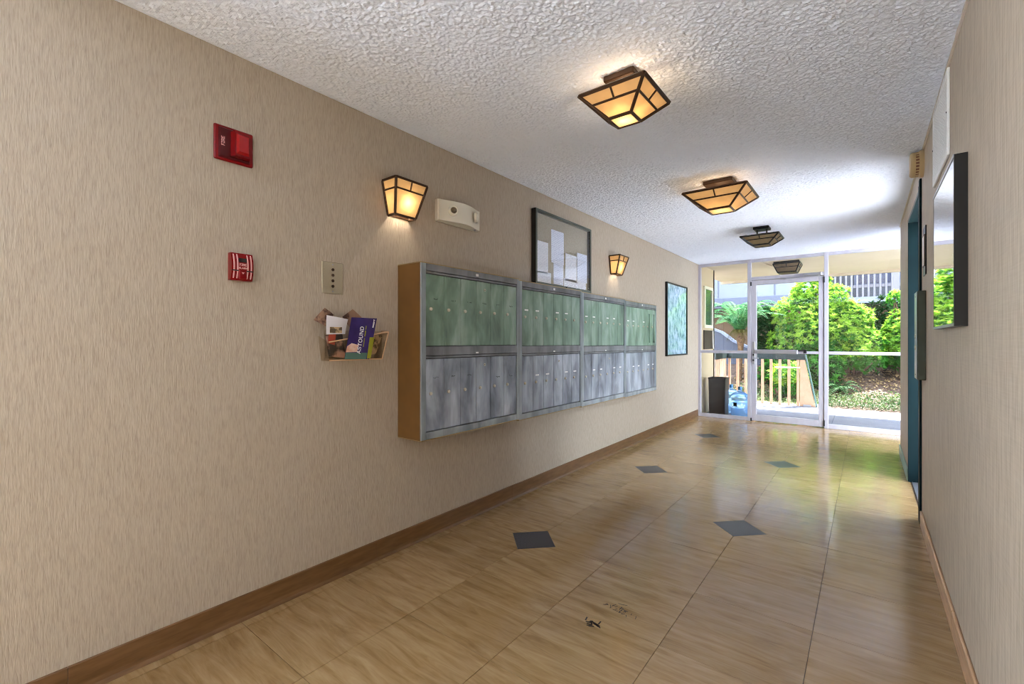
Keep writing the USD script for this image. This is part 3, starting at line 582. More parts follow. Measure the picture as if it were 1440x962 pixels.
# emergency light
t = thing('emergency_light', 'bowed cream emergency light with two round lamps beside the lantern', 'emergency light', loc=(XL, 1.962, 1.967), rows=LW)
n = 24; xs_ = np.linspace(0, 0.375, n); u_ = xs_ / 0.375
prof = 0.038 + 0.045 * np.sin(np.pi * np.clip((u_ - 0.02) / 0.96, 0, 1)) ** 1.3
poly = sg.Polygon([(0, 0)] + list(zip(xs_, prof)) + [(0.375, 0)])
body = extr(poly, 0.132); body.apply_transform(np.array([[1, 0, 0, 0], [0, 0, 1, 0.003], [0, 1, 0, 0], [0, 0, 0, 1.0]])); body.invert()
obj('housing', body, M['plastic'], t, smooth=30)
obj('back_plate', box(-0.004, 0.379, 0, 0.138, 0, 0.03, 0.004), M['plastic'], t)
for cx, ang in ((0.085, 0.52), (0.30, -0.60)):
    d_ = np.interp(cx, xs_, prof) + 0.017; R = trimesh.transformations.rotation_matrix(-ang, [0, 1, 0])
    ring = lathe([(0.018, -0.01), (0.033, -0.01), (0.032, 0.006), (0.026, 0.011), (0.022, 0.009), (0.018, 0.002)], 28); ring.apply_transform(R); ring.apply_translation([cx, 0.072, d_])
    r = obj('lamp', ring, M['plastic'], t, smooth=40)
    len_ = lathe([(0, 0.003), (0.012, 0.003), (0.0235, 0.0065), (0.0235, 0.002), (0, 0.0)], 24); len_.apply_transform(R); len_.apply_translation([cx, 0.072, d_])
    obj('lens', len_, M['lens_dark'], r, smooth=40)
obj('test_button', cyl(0.006, 0.010, (0.33, -0.006, 0.035), 'y', 12), M['alu'], t, smooth=40)

# notice board on top of the mailboxes
t = thing('notice_board', 'deep dark framed glass notice board with white papers, above the mailboxes', 'notice board', loc=(XL, 3.007, 1.665), rows=LW)
BW, BH, BD = 0.937, 0.622, 0.045
obj('frame', cat_([box(0, 0.022, 0, BH, 0.012, BD, 0.002), box(BW - 0.022, BW, 0, BH, 0.012, BD, 0.002), box(0.022, BW - 0.022, 0, 0.03, 0.012, BD, 0.002), box(0.022, BW - 0.022, BH - 0.022, BH, 0.012, BD, 0.002)]), M['frame_grn'], t)
obj('frame_side', cat_([box(-0.001, 0.001, 0, BH, 0, BD - 0.003), box(BW - 0.001, BW + 0.001, 0, BH, 0, BD - 0.003), box(0.022, 0.024, 0.03, BH - 0.022, 0.012, BD - 0.004), box(BW - 0.026, BW - 0.0225, 0.03, BH - 0.022, 0.012, BD - 0.004)]), M['frame_blk'], t)
obj('backing', box(0.001, BW - 0.001, 0.001, BH - 0.001, 0.0, 0.012), M['cork'], t)
for (a, b, w, h, r, m_) in ((0.035, 0.11, 0.19, 0.265, 0.0, 'paper'), (0.275, 0.22, 0.205, 0.285, 0.01, 'paper2'), (0.31, 0.04, 0.16, 0.20, 0.0, 'paper2'), (0.50, 0.09, 0.20, 0.245, -0.03, 'paper'), (0.715, 0.10, 0.19, 0.27, 0.0, 'paper2'), (0.03, 0.032, 0.24, 0.09, 0.02, 'paper'), (0.48, 0.032, 0.4, 0.075, 0.0, 'paper')):
    p = box(0, w, 0, h, 0.0125, 0.0135 + 0.0006 * (a > .3)); p.apply_transform(trimesh.transformations.rotation_matrix(r, [0, 0, 1])); p.apply_translation([a, b, 0]); obj('notice', p, M[m_], t)
obj('pane', box(0.022, BW - 0.022, 0.03, BH - 0.022, BD - 0.010, BD - 0.007), M['pic_glass'], t)
obj('clasp', box(BW / 2 - 0.006, BW / 2 + 0.006, 0.004, 0.026, BD, BD + 0.006, 0.001), M['frame_blk'], t)
# teal picture
t = thing('framed_picture', 'tall thin-framed teal and pale blue print near the glass end', 'framed picture', loc=(XL, 6.113, 1.005), rows=LW)
PW, PH = 0.877, 1.005
obj('frame', cat_([box(0, 0.018, 0, PH, 0.0, 0.032, 0.002), box(PW - 0.018, PW, 0, PH, 0.0, 0.032, 0.002), box(0.018, PW - 0.018, 0, 0.018, 0, 0.032, 0.002), box(0.018, PW - 0.018, PH - 0.018, PH, 0, 0.032, 0.002)]), M['bronze_b'], t)
obj('print', box(0.018, PW - 0.018, 0.018, PH - 0.018, 0.0, 0.014), M['art'], t)
obj('pane', box(0.018, PW - 0.018, 0.018, PH - 0.018, 0.022, 0.025), M['pic_glass'], t)

# leaflet tray and leaflets (local x along the wall, y up, z out)
OY, OZ = 1.36, 1.117
t = thing('leaflet_tray', 'clear plastic wall tray stuffed with leaflets beside the mailboxes', 'leaflet tray', loc=(XL, OY, OZ), rows=LW)
def quadslab(P, th=0.003):
    P = np.asarray(P, float); nn = np.cross(P[1] - P[0], P[2] - P[0]); nn /= np.linalg.norm(nn); return hull(list(P) + list(P - nn * th))
obj('back', box(-0.14, 0.20, 0, 0.15, 0.0, 0.003), M['clear_pl'], t)
obj('front', quadslab([(-0.155, 0.004, 0.075), (0.15, 0.0, 0.075), (0.18, 0.145, 0.092), (-0.17, 0.09, 0.092)]), M['clear_pl'], t)
obj('side', quadslab([(0.15, 0, 0.003), (0.20, 0.15, 0.003), (0.18, 0.145, 0.092), (0.15, 0, 0.075)]), M['clear_pl'], t)
obj('side', quadslab([(-0.155, 0, 0.003), (-0.17, 0.12, 0.003), (-0.17, 0.09, 0.092), (-0.155, 0, 0.075)]), M['clear_pl'], t)
obj('base', box(-0.155, 0.15, -0.003, 0.0, 0.0, 0.075), M['clear_pl'], t)
rimm = mat('acrylic_edge', lin(214, 176, 140), 0.2)
obj('rim', cat_([tube([(-0.17, 0.09, 0.092), (0.18, 0.145, 0.092), (0.20, 0.15, 0.003)], 0.0035), tube([(0.18, 0.145, 0.092), (0.15, 0.0, 0.075)], 0.003), tube([(0.15, 0.0, 0.075), (-0.155, 0.0, 0.075)], 0.003)]), rimm, t)
def leaflet(name, label, Q, m_, d, bend=0.0, cat='leaflet', th=0.0016):
    """A sheet with the corners Q (bottom left, bottom right, top right, top left), curled a little."""
    t = thing(name, label, cat, 'leaflets in the tray', loc=(XL, OY, OZ), rows=LW)
    Q = np.asarray(Q, float); N = 8; V = []
    for j in range(N + 1):
        v = j / N
        for i in range(N + 1):
            u = i / N; p = (Q[0] * (1 - u) + Q[1] * u) * (1 - v) + (Q[3] * (1 - u) + Q[2] * u) * v
            V.append((p[0], p[1], d + (p[2] if len(p) > 2 else 0) + bend * (math.sin(math.pi * u) * 0.7 + v * v)))
    V = np.array(V); F = []
    for j in range(N):
        for i in range(N):
            a = j * (N + 1) + i; F += [(a, a + 1, a + N + 2), (a, a + N + 2, a + N + 1)]
    F = np.array(F); n_ = len(V); V2 = np.vstack([V, V - [0, 0, th]]); F2 = np.vstack([F, F[:, ::-1] + n_])
    E = [i for i in range(N + 1)] + [(j * (N + 1) + N) for j in range(1, N + 1)] + [N * (N + 1) + i for i in range(N - 1, -1, -1)] + [j * (N + 1) for j in range(N - 1, 0, -1)]
    S = []
    for k in range(len(E)): a, b = E[k], E[(k + 1) % len(E)]; S += [(a, a + n_, b + n_), (a, b + n_, b)]
    obj('sheet', trimesh.Trimesh(V2, np.vstack([F2, S]), process=False), m_, t)
    return t
leaflet('leaflet', 'brown patterned leaflet tilted out of the tray at far left', [(-0.162, 0.166), (-0.228, 0.196), (-0.166, 0.258), (-0.118, 0.226)][::-1], M['flyer_brown'], 0.050, 0.008)
tl = leaflet('leaflet', 'creased white leaflet beside the purple card', [(-0.164, 0.128), (-0.063, 0.131), (-0.050, 0.206), (-0.166, 0.222)], M['flyer_white'], 0.062, 0.006)
obj('printed_band', box(-0.150, -0.085, 0.135, 0.165, 0.0690, 0.0700), M['flyer_beige'], tl)
leaflet('leaflet', 'dark edged brown leaflet peeking up behind the purple card', [(-0.003, 0.15), (0.054, 0.222), (0.001, 0.262), (-0.058, 0.219)], M['flyer_brown'], 0.030)
leaflet('leaflet', 'dark and peach photo leaflet in the lower left of the tray', [(-0.145, 0.02), (-0.055, 0.01), (-0.075, 0.138), (-0.165, 0.125)], M['flyer_mix'], 0.055)
leaflet('leaflet', 'small red leaflet corner showing at left of the tray', [(-0.155, 0.085), (-0.118, 0.075), (-0.112, 0.128), (-0.150, 0.128)], M['flyer_red'], 0.060)
leaflet('leaflet', 'beige and dark leaflet leaning in the right side of the tray', [(0.060, 0.012), (0.125, 0.03), (0.165, 0.125), (0.092, 0.132)], M['flyer_beige'], 0.056)
tl = leaflet('flyer_card', 'purple card with white lettering standing in the tray', [(-0.090, 0.006), (0.052, 0.001), (0.100, 0.215), (-0.050, 0.215)], M['navy'], 0.100, 0.0, 'flyer')
def on(P): return extr(sg.Polygon(P), 0.0006, 0.1002)
obj('teal_band', on([(-0.090, 0.006), (0.032, 0.002), (0.040, 0.035), (-0.084, 0.038)]), M['flyer_teal'], tl)
obj('photo_patch', on([(-0.083, 0.040), (-0.020, 0.040), (-0.010, 0.075), (-0.05, 0.085), (-0.075, 0.07)]), M['flyer_skin'], tl)
obj('lime_strip', on([(0.038, 0.004), (0.060, 0.006), (0.083, 0.115), (0.055, 0.115)]), M['flyer_grn'], tl)
obj('logo_curl', cat_([on([(0.070, 0.165), (0.078, 0.165), (0.086, 0.195), (0.078, 0.20)]), on([(0.078, 0.196), (0.088, 0.205), (0.078, 0.21)])]), M['flyer_white'], tl)
lw_text('ASTOUND', 0.021, -0.0005, 0.100, 0.1004, M['flyer_white'], tl, rot=math.pi / 2 - 0.16, bold=True)
obj('small_print', mv(cat_([box(-0.05, -0.004, -0.002, 0.002, 0, 0.0005), box(0.004, 0.035, -0.003, 0.003, 0, 0.0005), box(0.04, 0.06, -0.002, 0.002, 0, 0.0005)]), (0.025, 0.115, 0.1003), rotz(math.pi / 2 - 0.16)), M['flyer_grn'], tl)

# ------------------------------------------------------------------ devices on the right wall
def rw(name, label, cat, y, z): return thing(name, label, cat, loc=(XR, y, z), rows=RW)      # y: the edge farthest from the camera; local x runs back to the camera
t = rw('glazed_picture', 'black deep-framed glazed picture mirroring the garden on right wall', 'framed picture', 2.948, 1.268)
GW, GH, GD = 0.646, 0.628, 0.037
obj('frame', cat_([box(0, 0.012, 0, GH, 0, GD, 0.001), box(GW - 0.012, GW, 0, GH, 0, GD, 0.001), box(0.012, GW - 0.012, 0, 0.012, 0, GD, 0.001), box(0.012, GW - 0.012, GH - 0.012, GH, 0, GD, 0.001)]), M['frame_blk'], t)
obj('pale_frame_strip', box(0.0, GW, 0.0, 0.010, GD, GD + 0.002), M['alu'], t)  # bottom strip stands in for light reflected along the frame
obj('pale_frame_strip', box(0, GW, GH - 0.010, GH, GD, GD + 0.002), M['alu'], t)
obj('print', box(0.012, GW - 0.012, 0.012, GH - 0.012, 0, GD - 0.012), M['art_dark'], t)
obj('pane', box(0.012, GW - 0.012, 0.010, GH - 0.010, GD - 0.004, GD - 0.0005), usdkit.material(stage, '/World/Looks/mirror_glass', {'p': ('principled_bsdf', {'base_color': lin(40, 50, 48), 'roughness': 0.02, 'specular_ior_level': 1.0, 'coat_weight': 1.0, 'coat_roughness': 0.02, 'coat_ior': 1.9})}, [], surface='p.BSDF'), t)
t = rw('vent_grille', 'white perforated air vent grille high on the right wall', 'vent grille', 3.30, 2.03)
VW, VH = 0.55, 0.385
obj('flange', cat_([box(0, 0.028, 0, VH, 0, 0.010, 0.002), box(VW - 0.028, VW, 0, VH, 0, 0.010, 0.002), box(0.028, VW - 0.028, 0, 0.028, 0, 0.010, 0.002), box(0.028, VW - 0.028, VH - 0.028, VH, 0, 0.010, 0.002)]), M['vent'], t)
obj('backing', box(0.028, VW - 0.028, 0.028, VH - 0.028, 0.0, 0.002), mat('vent_grey', lin(176, 178, 180), 0.7), t)
obj('grille_bars', cat_([box(0.028, VW - 0.028, z, z + 0.007, 0.002, 0.008) for z in np.arange(0.034, VH - 0.035, 0.0145)] + [box(x, x + 0.007, 0.028, VH - 0.028, 0.002, 0.007) for x in np.arange(0.034, VW - 0.035, 0.0145)]), M['vent'], t, kind='stuff')
for x in (0.014, VW - 0.014): obj('screw', cyl(0.004, 0.002, (x, VH / 2, 0.010), n=10), M['alu_dark'], t)
t = thing('smoke_detector', 'round tan detector with reddish slotted ring near the ceiling on right', 'smoke detector', loc=(XR, 3.925, 2.35), rows=RW)
obj('base', lathe([(0, 0), (0.085, 0), (0.085, 0.018), (0.078, 0.024), (0, 0.024)], 40), M['tan_dev'], t, smooth=35)
obj('ring', lathe([(0, 0.024), (0.074, 0.024), (0.074, 0.04), (0, 0.04)], 40), M['tan_dev_d'], t, smooth=35)
obj('rib', cat_([mv(box(0.070, 0.078, -0.003, 0.003, 0.024, 0.04), (0, 0, 0), rotz(a)) for a in np.linspace(0, 2 * math.pi, 25)[:-1]]), M['tan_dev'], t, kind='stuff')
obj('cover', lathe([(0, 0.04), (0.078, 0.04), (0.078, 0.056), (0.070, 0.066), (0, 0.068)], 40), M['tan_dev'], t, smooth=35)
t = rw('indicator_plate', 'slim dark plate with pale centre beside the lift doorway', 'wall plate', 3.87, 1.62)
obj('plate', box(0, 0.14, 0, 0.30, 0, 0.006, 0.002), M['bronze_b'], t)
obj('window', box(0.03, 0.11, 0.06, 0.24, 0.006, 0.011, 0.002), M['plastic'], t)
obj('window_frame', cat_([box(0.022, 0.030, 0.052, 0.248, 0.006, 0.010), box(0.11, 0.118, 0.052, 0.248, 0.006, 0.010), box(0.03, 0.11, 0.24, 0.248, 0.006, 0.010), box(0.03, 0.11, 0.052, 0.06, 0.006, 0.010)]), M['bronze'], t)
t = rw('call_panel', 'stainless steel box panel on the right wall beside the doorway', 'call panel', 3.93, 0.971)
obj('box', box(0, 0.178, 0, 0.552, 0, 0.041, 0.003), M['steel'], t)
obj('face_plate', box(0.004, 0.174, 0.004, 0.548, 0.041, 0.0435, 0.001), M['alu'], t)
for z in (0.20, 0.27):
    r = obj('button', cyl(0.015, 0.005, (0.09, z, 0.0432), n=18), M['lock'], t, smooth=40)
for z in (0.03, 0.52): obj('screw', cyl(0.004, 0.002, (0.09, z, 0.0432), n=10), M['alu_dark'], t)

# ------------------------------------------------------------------ outside: porch
PZ = 2.46
obj('porch_ceiling', box(XL - 0.3, 6.0, YG + 0.062, 10.35, PZ, PZ + 0.18), M['cream'], kind='structure')
obj('porch_fascia', box(XL - 0.3, 6.0, 10.35, 10.40, PZ - 0.05, PZ + 0.2), M['fascia'], kind='structure')
obj('porch_batten', bar((-1.35, 7.9, PZ - 0.006), (-1.05, 10.3, PZ - 0.006), (0, 0, 1), 0.05, 0.012), M['cream'], kind='structure')
slab = thing('walkway', kind='structure')
for a, b in ((-2.32, -0.4), (-0.4, 1.5), (1.5, 3.4), (3.4, 5.5)): obj('slab', box(a + 0.003, b - 0.003, YG + 0.065, 10.05, -0.15, -0.006), M['conc'], slab)
obj('wall_porch', box(XL - 0.15, XL, YG + 0.062, 8.56, -0.1, PZ), M['cream_w'], kind='structure')
obj('trim_3', box(XL - 0.15, XL + 0.012, 8.56, 8.60, -0.1, PZ), M['trim_dk'], kind='structure')
t = thing('porch_window', 'small white-framed porch window on the wall outside the left pane', 'window', loc=(XL, 7.93, 1.43), rows=LW)
obj('frame', cat_([box(0, 0.05, 0, 0.70, 0, 0.03, 0.003), box(0.47, 0.52, 0, 0.70, 0, 0.03, 0.003), box(0.05, 0.47, 0, 0.05, 0, 0.03, 0.003), box(0.05, 0.47, 0.65, 0.70, 0, 0.03, 0.003)]), mat('window_cream', lin(226, 224, 196), 0.5), t)
obj('pane', box(0.05, 0.47, 0.05, 0.65, 0.004, 0.012), mat('window_dark_glass', lin(44, 70, 66), 0.08), t)
t = thing('wall_box', 'dark brown box on the porch wall below the small window', 'wall box', loc=(XL, 7.93, 1.07), rows=LW)
obj('body', box(0, 0.56, 0, 0.32, 0, 0.02, 0.003), M['trim_dk'], t)
obj('pipe', tube([(0.50, 0.0, 0.034), (0.47, 0.12, 0.034), (0.46, 0.31, 0.034)], 0.012, 8), M['plastic'], t, smooth=40)

t = thing('waste_bin', 'black rectangular bin standing outside behind the left pane', 'waste bin', loc=(-1.905, 7.96, -0.006))
obj('body', hull([(sx * a, sy * b, z) for sx in (-1, 1) for sy in (-1, 1) for a, b, z in ((0.118, 0.118, 0.0), (0.128, 0.128, 0.60))]), M['bin'], t)
obj('rim', cat_([box(-0.133, 0.133, -0.133, -0.122, 0.595, 0.62, 0.003), box(-0.133, 0.133, 0.122, 0.133, 0.595, 0.62, 0.003), box(-0.133, -0.122, -0.122, 0.122, 0.595, 0.62, 0.003), box(0.122, 0.133, -0.122, 0.122, 0.595, 0.62, 0.003)]), M['bin_d'], t)
jug_prof = [(0, 0), (0.115, 0), (0.132, 0.012), (0.135, 0.04), (0.135, 0.12), (0.128, 0.135), (0.128, 0.15), (0.135, 0.165), (0.135, 0.24), (0.128, 0.255), (0.128, 0.27), (0.135, 0.285), (0.133, 0.32), (0.115, 0.36), (0.075, 0.39), (0.035, 0.405), (0.028, 0.42), (0.028, 0.43), (0, 0.43)]
t = thing('water_jug', 'blue translucent water jug standing in front, nearest the glass', 'water jug', 'water jugs outside the glass', loc=(-1.60, 8.02, -0.006))
obj('bottle', lathe(jug_prof, 36), M['jug'], t, smooth=40)
obj('cap', lathe([(0, 0.428), (0.031, 0.428), (0.031, 0.475), (0.027, 0.482), (0, 0.482)], 20), M['jug_cap'], t, smooth=40)
obj('label', cat_([mv(box(0.1345, 0.1365, -0.03, 0.03, 0.175, 0.235), R=rotz(-1.9))]), M['black_sl'], t)
dup(t, 'blue translucent water jug half hidden between the bin and front jug', (-1.80, 8.34, -0.006))

# railing
t = thing('railing', 'tan baluster railing with dark green top board at the walkway edge', 'railing', loc=(0, 0, 0))
RY = 10.02
obj('top_board', box(-2.26, -0.895, RY - 0.03, RY + 0.03, 0.858, 0.972, 0.004), M['rail_g'], t)
obj('top_board', box(-2.29, -2.23, 9.1, RY - 0.03, 0.858, 0.972, 0.004), M['rail_g'], t)
for x in np.arange(-2.19, -1.0, 0.148): obj('baluster', box(x - 0.022, x + 0.022, RY - 0.02, RY + 0.02, -0.006, 0.858, 0.003), M['rail_w'], t)
for y in np.arange(9.15, 9.95, 0.13): obj('baluster', box(-2.28, -2.24, y - 0.022, y + 0.022, -0.006, 0.858, 0.003), M['rail_w'], t)
ep = extr(sg.Polygon([(-0.975, 0.0), (-0.735, 0.0), (-0.90, 0.858), (-0.975, 0.858)]), 0.05); ep.apply_transform(np.array([[1, 0, 0, 0], [0, 0, 1, RY - 0.025], [0, 1, 0, -0.004], [0, 0, 0, 1.0]])); ep.invert()
obj('end_panel', ep, M['rail_w'], t, label='tapered tan end panel')
obj('edge_strip', bar((-0.888, RY, 0.95), (-0.715, RY, 0.0), (0, 1, 0), 0.022, 0.07, 0.003), M['rail_edge'], t, label='grey-green sloping edge strip')
obj('grab_rail', cat_([tube([(-1.37, RY - 0.05, 0.71), (-0.97, RY - 0.05, 0.71)], 0.013, 8), tube([(-1.37, RY - 0.05, 0.71), (-1.37, RY - 0.015, 0.71)], 0.011, 8)]), M['pale'], t, smooth=40)
obj('foot', box(-0.92, -0.80, RY - 0.06, RY + 0.02, -0.006, 0.03, 0.003), M['alu'], t)

# ------------------------------------------------------------------ outside: garden ground
def gz(x, y):
    y = np.asarray(y, float); x = np.asarray(x, float)
    base = np.interp(y, [10.0, 10.4, 11.0, 12.5, 14.5, 18], [-0.04, -0.02, 0.09, 0.48, 0.9, 0.95])
    return base
gx, gy = np.meshgrid(np.linspace(-9, 9, 110), np.linspace(10.0, 18, 70), indexing='ij')
P = np.stack([gx, gy, gz(gx, gy)], -1).reshape(-1, 3); P[:, 2] += 0.09 * (meshkit.fbm(np.c_[P[:, :2] * 1.7, P[:, 2] * 0], 4, 3) - 0.5) * np.clip((P[:, 1] - 10.2) / 0.6, 0, 1)
ii, jj = np.meshgrid(np.arange(109), np.arange(69), indexing='ij'); a = (ii * 70 + jj).ravel()
obj('garden_ground', trimesh.Trimesh(P, np.vstack([np.c_[a, a + 70, a + 71], np.c_[a, a + 71, a + 1]]), process=False), M['soil'], kind='structure', smooth=True)
obj('far_ground', box(-40, 40, 18, 60, -0.2, 0.9), M['soil'], kind='structure')
obj('side_ground', cat_([box(-40, XL - 0.45, YL + 0.01, 10.0, -0.3, -0.05), box(-40, -9, 10, 18, -0.3, 0.3)]), M['soil'], kind='structure')

def leaves(base, dirs, nrm, L, W, fold=0.25):
    """Many pointed leaves as one mesh: arrays of base points, directions and normals."""
    dirs = dirs / np.linalg.norm(dirs, axis=1, keepdims=True); side = np.cross(dirs, nrm); side /= np.linalg.norm(side, axis=1, keepdims=True) + 1e-9; up = np.cross(side, dirs)
    L = np.broadcast_to(L, (len(base),))[:, None]; W = np.broadcast_to(W, (len(base),))[:, None]
    mid = base + dirs * L * 0.5
    V = np.stack([base, mid + side * W / 2 + up * W * fold, mid, mid - side * W / 2 + up * W * fold, base + dirs * L - up * L * 0.12], 1)
    k = np.arange(len(base))[:, None] * 5
    F = np.concatenate([k + [0, 2, 1], k + [0, 3, 2], k + [1, 2, 4], k + [2, 3, 4]], 0)
    return V.reshape(-1, 3), F

def sph(n, r): v = r.normal(size=(n, 3)); return v / np.linalg.norm(v, axis=1, keepdims=True)

def shrub(name, label, lobes, n, mats, seed, leaf=(0.075, 0.027), group=None, floor_z=0.2, cat='shrub', stems=True):
    """A leafy crown of whorled shoots on lumpy lobes: young leaves at the outer tips, older leaves inside."""
    r = np.random.default_rng(seed); base_pt = np.array([lobes[0][0], lobes[0][1], float(gz(lobes[0][0], lobes[0][1]))])
    t = thing(name, label, cat, group, loc=tuple(base_pt))
    vol = np.array([l[3] * l[4] * l[5] for l in lobes]); cnt = (n * vol ** 0.67 / (vol ** 0.67).sum()).astype(int)
    out = {0: [], 1: []}
    tips = []
    for l, c in zip(lobes, cnt):
        d = sph(c, r); lump = 0.62 + 0.75 * meshkit.fbm(d * 3.4 + 10 + seed, 3, seed)
        rad = lump * r.uniform(0.45, 1.0, c) ** 0.45
        p = np.array(l[:3]) + d * np.array(l[3:6]) * rad[:, None]
        outer = rad / lump > 0.82
        ok = p[:, 2] > gz(p[:, 0], p[:, 1]) + 0.03
        for q, dd, o in zip(p[ok], d[ok], outer[ok]): tips.append((q, dd, o))
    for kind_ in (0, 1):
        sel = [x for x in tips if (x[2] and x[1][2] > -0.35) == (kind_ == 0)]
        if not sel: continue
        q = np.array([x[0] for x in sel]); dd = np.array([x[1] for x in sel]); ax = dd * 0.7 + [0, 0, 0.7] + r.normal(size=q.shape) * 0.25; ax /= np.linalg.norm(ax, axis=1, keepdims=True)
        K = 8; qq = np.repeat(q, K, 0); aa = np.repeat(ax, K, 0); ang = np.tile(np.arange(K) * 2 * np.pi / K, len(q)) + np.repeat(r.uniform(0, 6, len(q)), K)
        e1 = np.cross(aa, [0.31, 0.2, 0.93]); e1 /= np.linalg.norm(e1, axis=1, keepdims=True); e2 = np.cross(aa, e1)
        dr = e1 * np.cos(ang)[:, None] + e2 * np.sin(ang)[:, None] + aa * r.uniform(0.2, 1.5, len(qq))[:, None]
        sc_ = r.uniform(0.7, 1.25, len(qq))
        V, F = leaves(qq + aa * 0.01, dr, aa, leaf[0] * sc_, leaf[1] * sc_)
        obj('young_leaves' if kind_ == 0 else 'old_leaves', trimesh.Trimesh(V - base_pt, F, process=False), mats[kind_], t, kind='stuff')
    if stems:
        st = []
        for l in lobes:
            for k in range(3):
                a = base_pt + [r.uniform(-.15, .15), r.uniform(-.1, .1), -0.03]; b = np.array(l[:3]) + r.normal(size=3) * np.array(l[3:6]) * 0.3
                m_ = (a + b) / 2 + r.normal(size=3) * 0.12
                tt = np.linspace(0, 1, 7)[:, None]; st.append(tube((1 - tt) ** 2 * a + 2 * tt * (1 - tt) * m_ + tt ** 2 * b, np.linspace(0.03, 0.01, 7), 6))
        obj('stems', mv(cat_(st), -base_pt), M['bark'], t, smooth=50)
    return t

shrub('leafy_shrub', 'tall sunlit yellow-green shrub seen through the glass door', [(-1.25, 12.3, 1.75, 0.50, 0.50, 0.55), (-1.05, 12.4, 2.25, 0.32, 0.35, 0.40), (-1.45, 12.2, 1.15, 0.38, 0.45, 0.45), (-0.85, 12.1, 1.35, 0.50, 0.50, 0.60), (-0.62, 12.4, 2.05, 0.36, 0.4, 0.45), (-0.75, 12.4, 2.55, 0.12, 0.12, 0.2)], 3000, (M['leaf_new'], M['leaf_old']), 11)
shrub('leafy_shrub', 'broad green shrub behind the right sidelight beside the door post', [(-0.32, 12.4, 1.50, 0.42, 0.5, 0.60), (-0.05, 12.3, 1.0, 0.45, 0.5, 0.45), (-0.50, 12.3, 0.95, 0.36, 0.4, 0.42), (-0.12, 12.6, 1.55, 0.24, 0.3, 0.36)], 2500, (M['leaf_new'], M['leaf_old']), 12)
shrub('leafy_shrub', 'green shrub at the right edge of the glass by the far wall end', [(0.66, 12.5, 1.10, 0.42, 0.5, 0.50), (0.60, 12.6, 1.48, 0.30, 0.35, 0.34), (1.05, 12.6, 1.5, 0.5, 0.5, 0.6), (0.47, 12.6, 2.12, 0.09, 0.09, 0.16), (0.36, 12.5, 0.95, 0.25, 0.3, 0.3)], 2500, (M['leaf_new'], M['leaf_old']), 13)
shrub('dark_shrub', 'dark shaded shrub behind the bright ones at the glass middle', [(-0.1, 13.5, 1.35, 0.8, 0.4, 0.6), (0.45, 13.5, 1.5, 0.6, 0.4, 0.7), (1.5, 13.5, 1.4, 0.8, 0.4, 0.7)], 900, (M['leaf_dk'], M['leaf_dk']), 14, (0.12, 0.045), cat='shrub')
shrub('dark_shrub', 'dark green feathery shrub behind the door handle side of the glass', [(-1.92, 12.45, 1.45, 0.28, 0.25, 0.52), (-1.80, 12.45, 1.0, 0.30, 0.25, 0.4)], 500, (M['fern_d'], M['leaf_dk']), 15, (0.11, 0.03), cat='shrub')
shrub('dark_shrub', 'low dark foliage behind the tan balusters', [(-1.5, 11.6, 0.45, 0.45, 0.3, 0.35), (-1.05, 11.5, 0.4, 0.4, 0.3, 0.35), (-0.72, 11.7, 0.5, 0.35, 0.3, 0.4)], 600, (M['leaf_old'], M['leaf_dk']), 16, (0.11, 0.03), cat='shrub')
for k, (x, y, lab) in enumerate(((-1.38, 10.75, 'pale green young plant behind the middle balusters'), (-1.12, 10.7, 'pale green young plant behind the railing by its tapered end'))):
    shrub('young_plant', lab, [(x, y, 0.42, 0.14, 0.12, 0.30)], 50, (M['leaf_new'], M['leaf_old']), 20 + k, (0.13, 0.035), cat='plant')

def frond(L, rise, droop, az, seed, w=0.16, n=22):
    """One arching fern frond from the origin."""
    r = np.random.default_rng(seed); s = np.linspace(0, 1, n); d = np.array([math.cos(az), math.sin(az), 0])
    p = d * (L * s * (0.55 + 0.35 * s))[:, None] + np.array([0, 0, 1.0]) * (rise * (s * 1.7 - s ** 2) - droop * s ** 3)[:, None]
    tg = np.gradient(p, axis=0); tg /= np.linalg.norm(tg, axis=1, keepdims=True); sd = np.cross(tg, [0, 0, 1.0]); sd /= np.linalg.norm(sd, axis=1, keepdims=True); up = np.cross(sd, tg)
    k = np.arange(2, n - 1); ln = w * np.sin(np.pi * (0.12 + 0.86 * s[k])) ** 0.8
    B = np.vstack([p[k], p[k]]); D = np.vstack([sd[k] + tg[k] * 0.45 - up[k] * 0.15, -sd[k] + tg[k] * 0.45 - up[k] * 0.15]); N = np.vstack([up[k], up[k]])
    V, F = leaves(B, D + r.normal(size=D.shape) * 0.06, N, np.r_[ln, ln], np.r_[ln, ln] * 0.0 + L * 0.7 / n * 1.15 + 0.005, 0.1)
    tb = tube(p, np.linspace(0.008, 0.002, n), 4)
    return cat_([trimesh.Trimesh(V, F, process=False), tb])

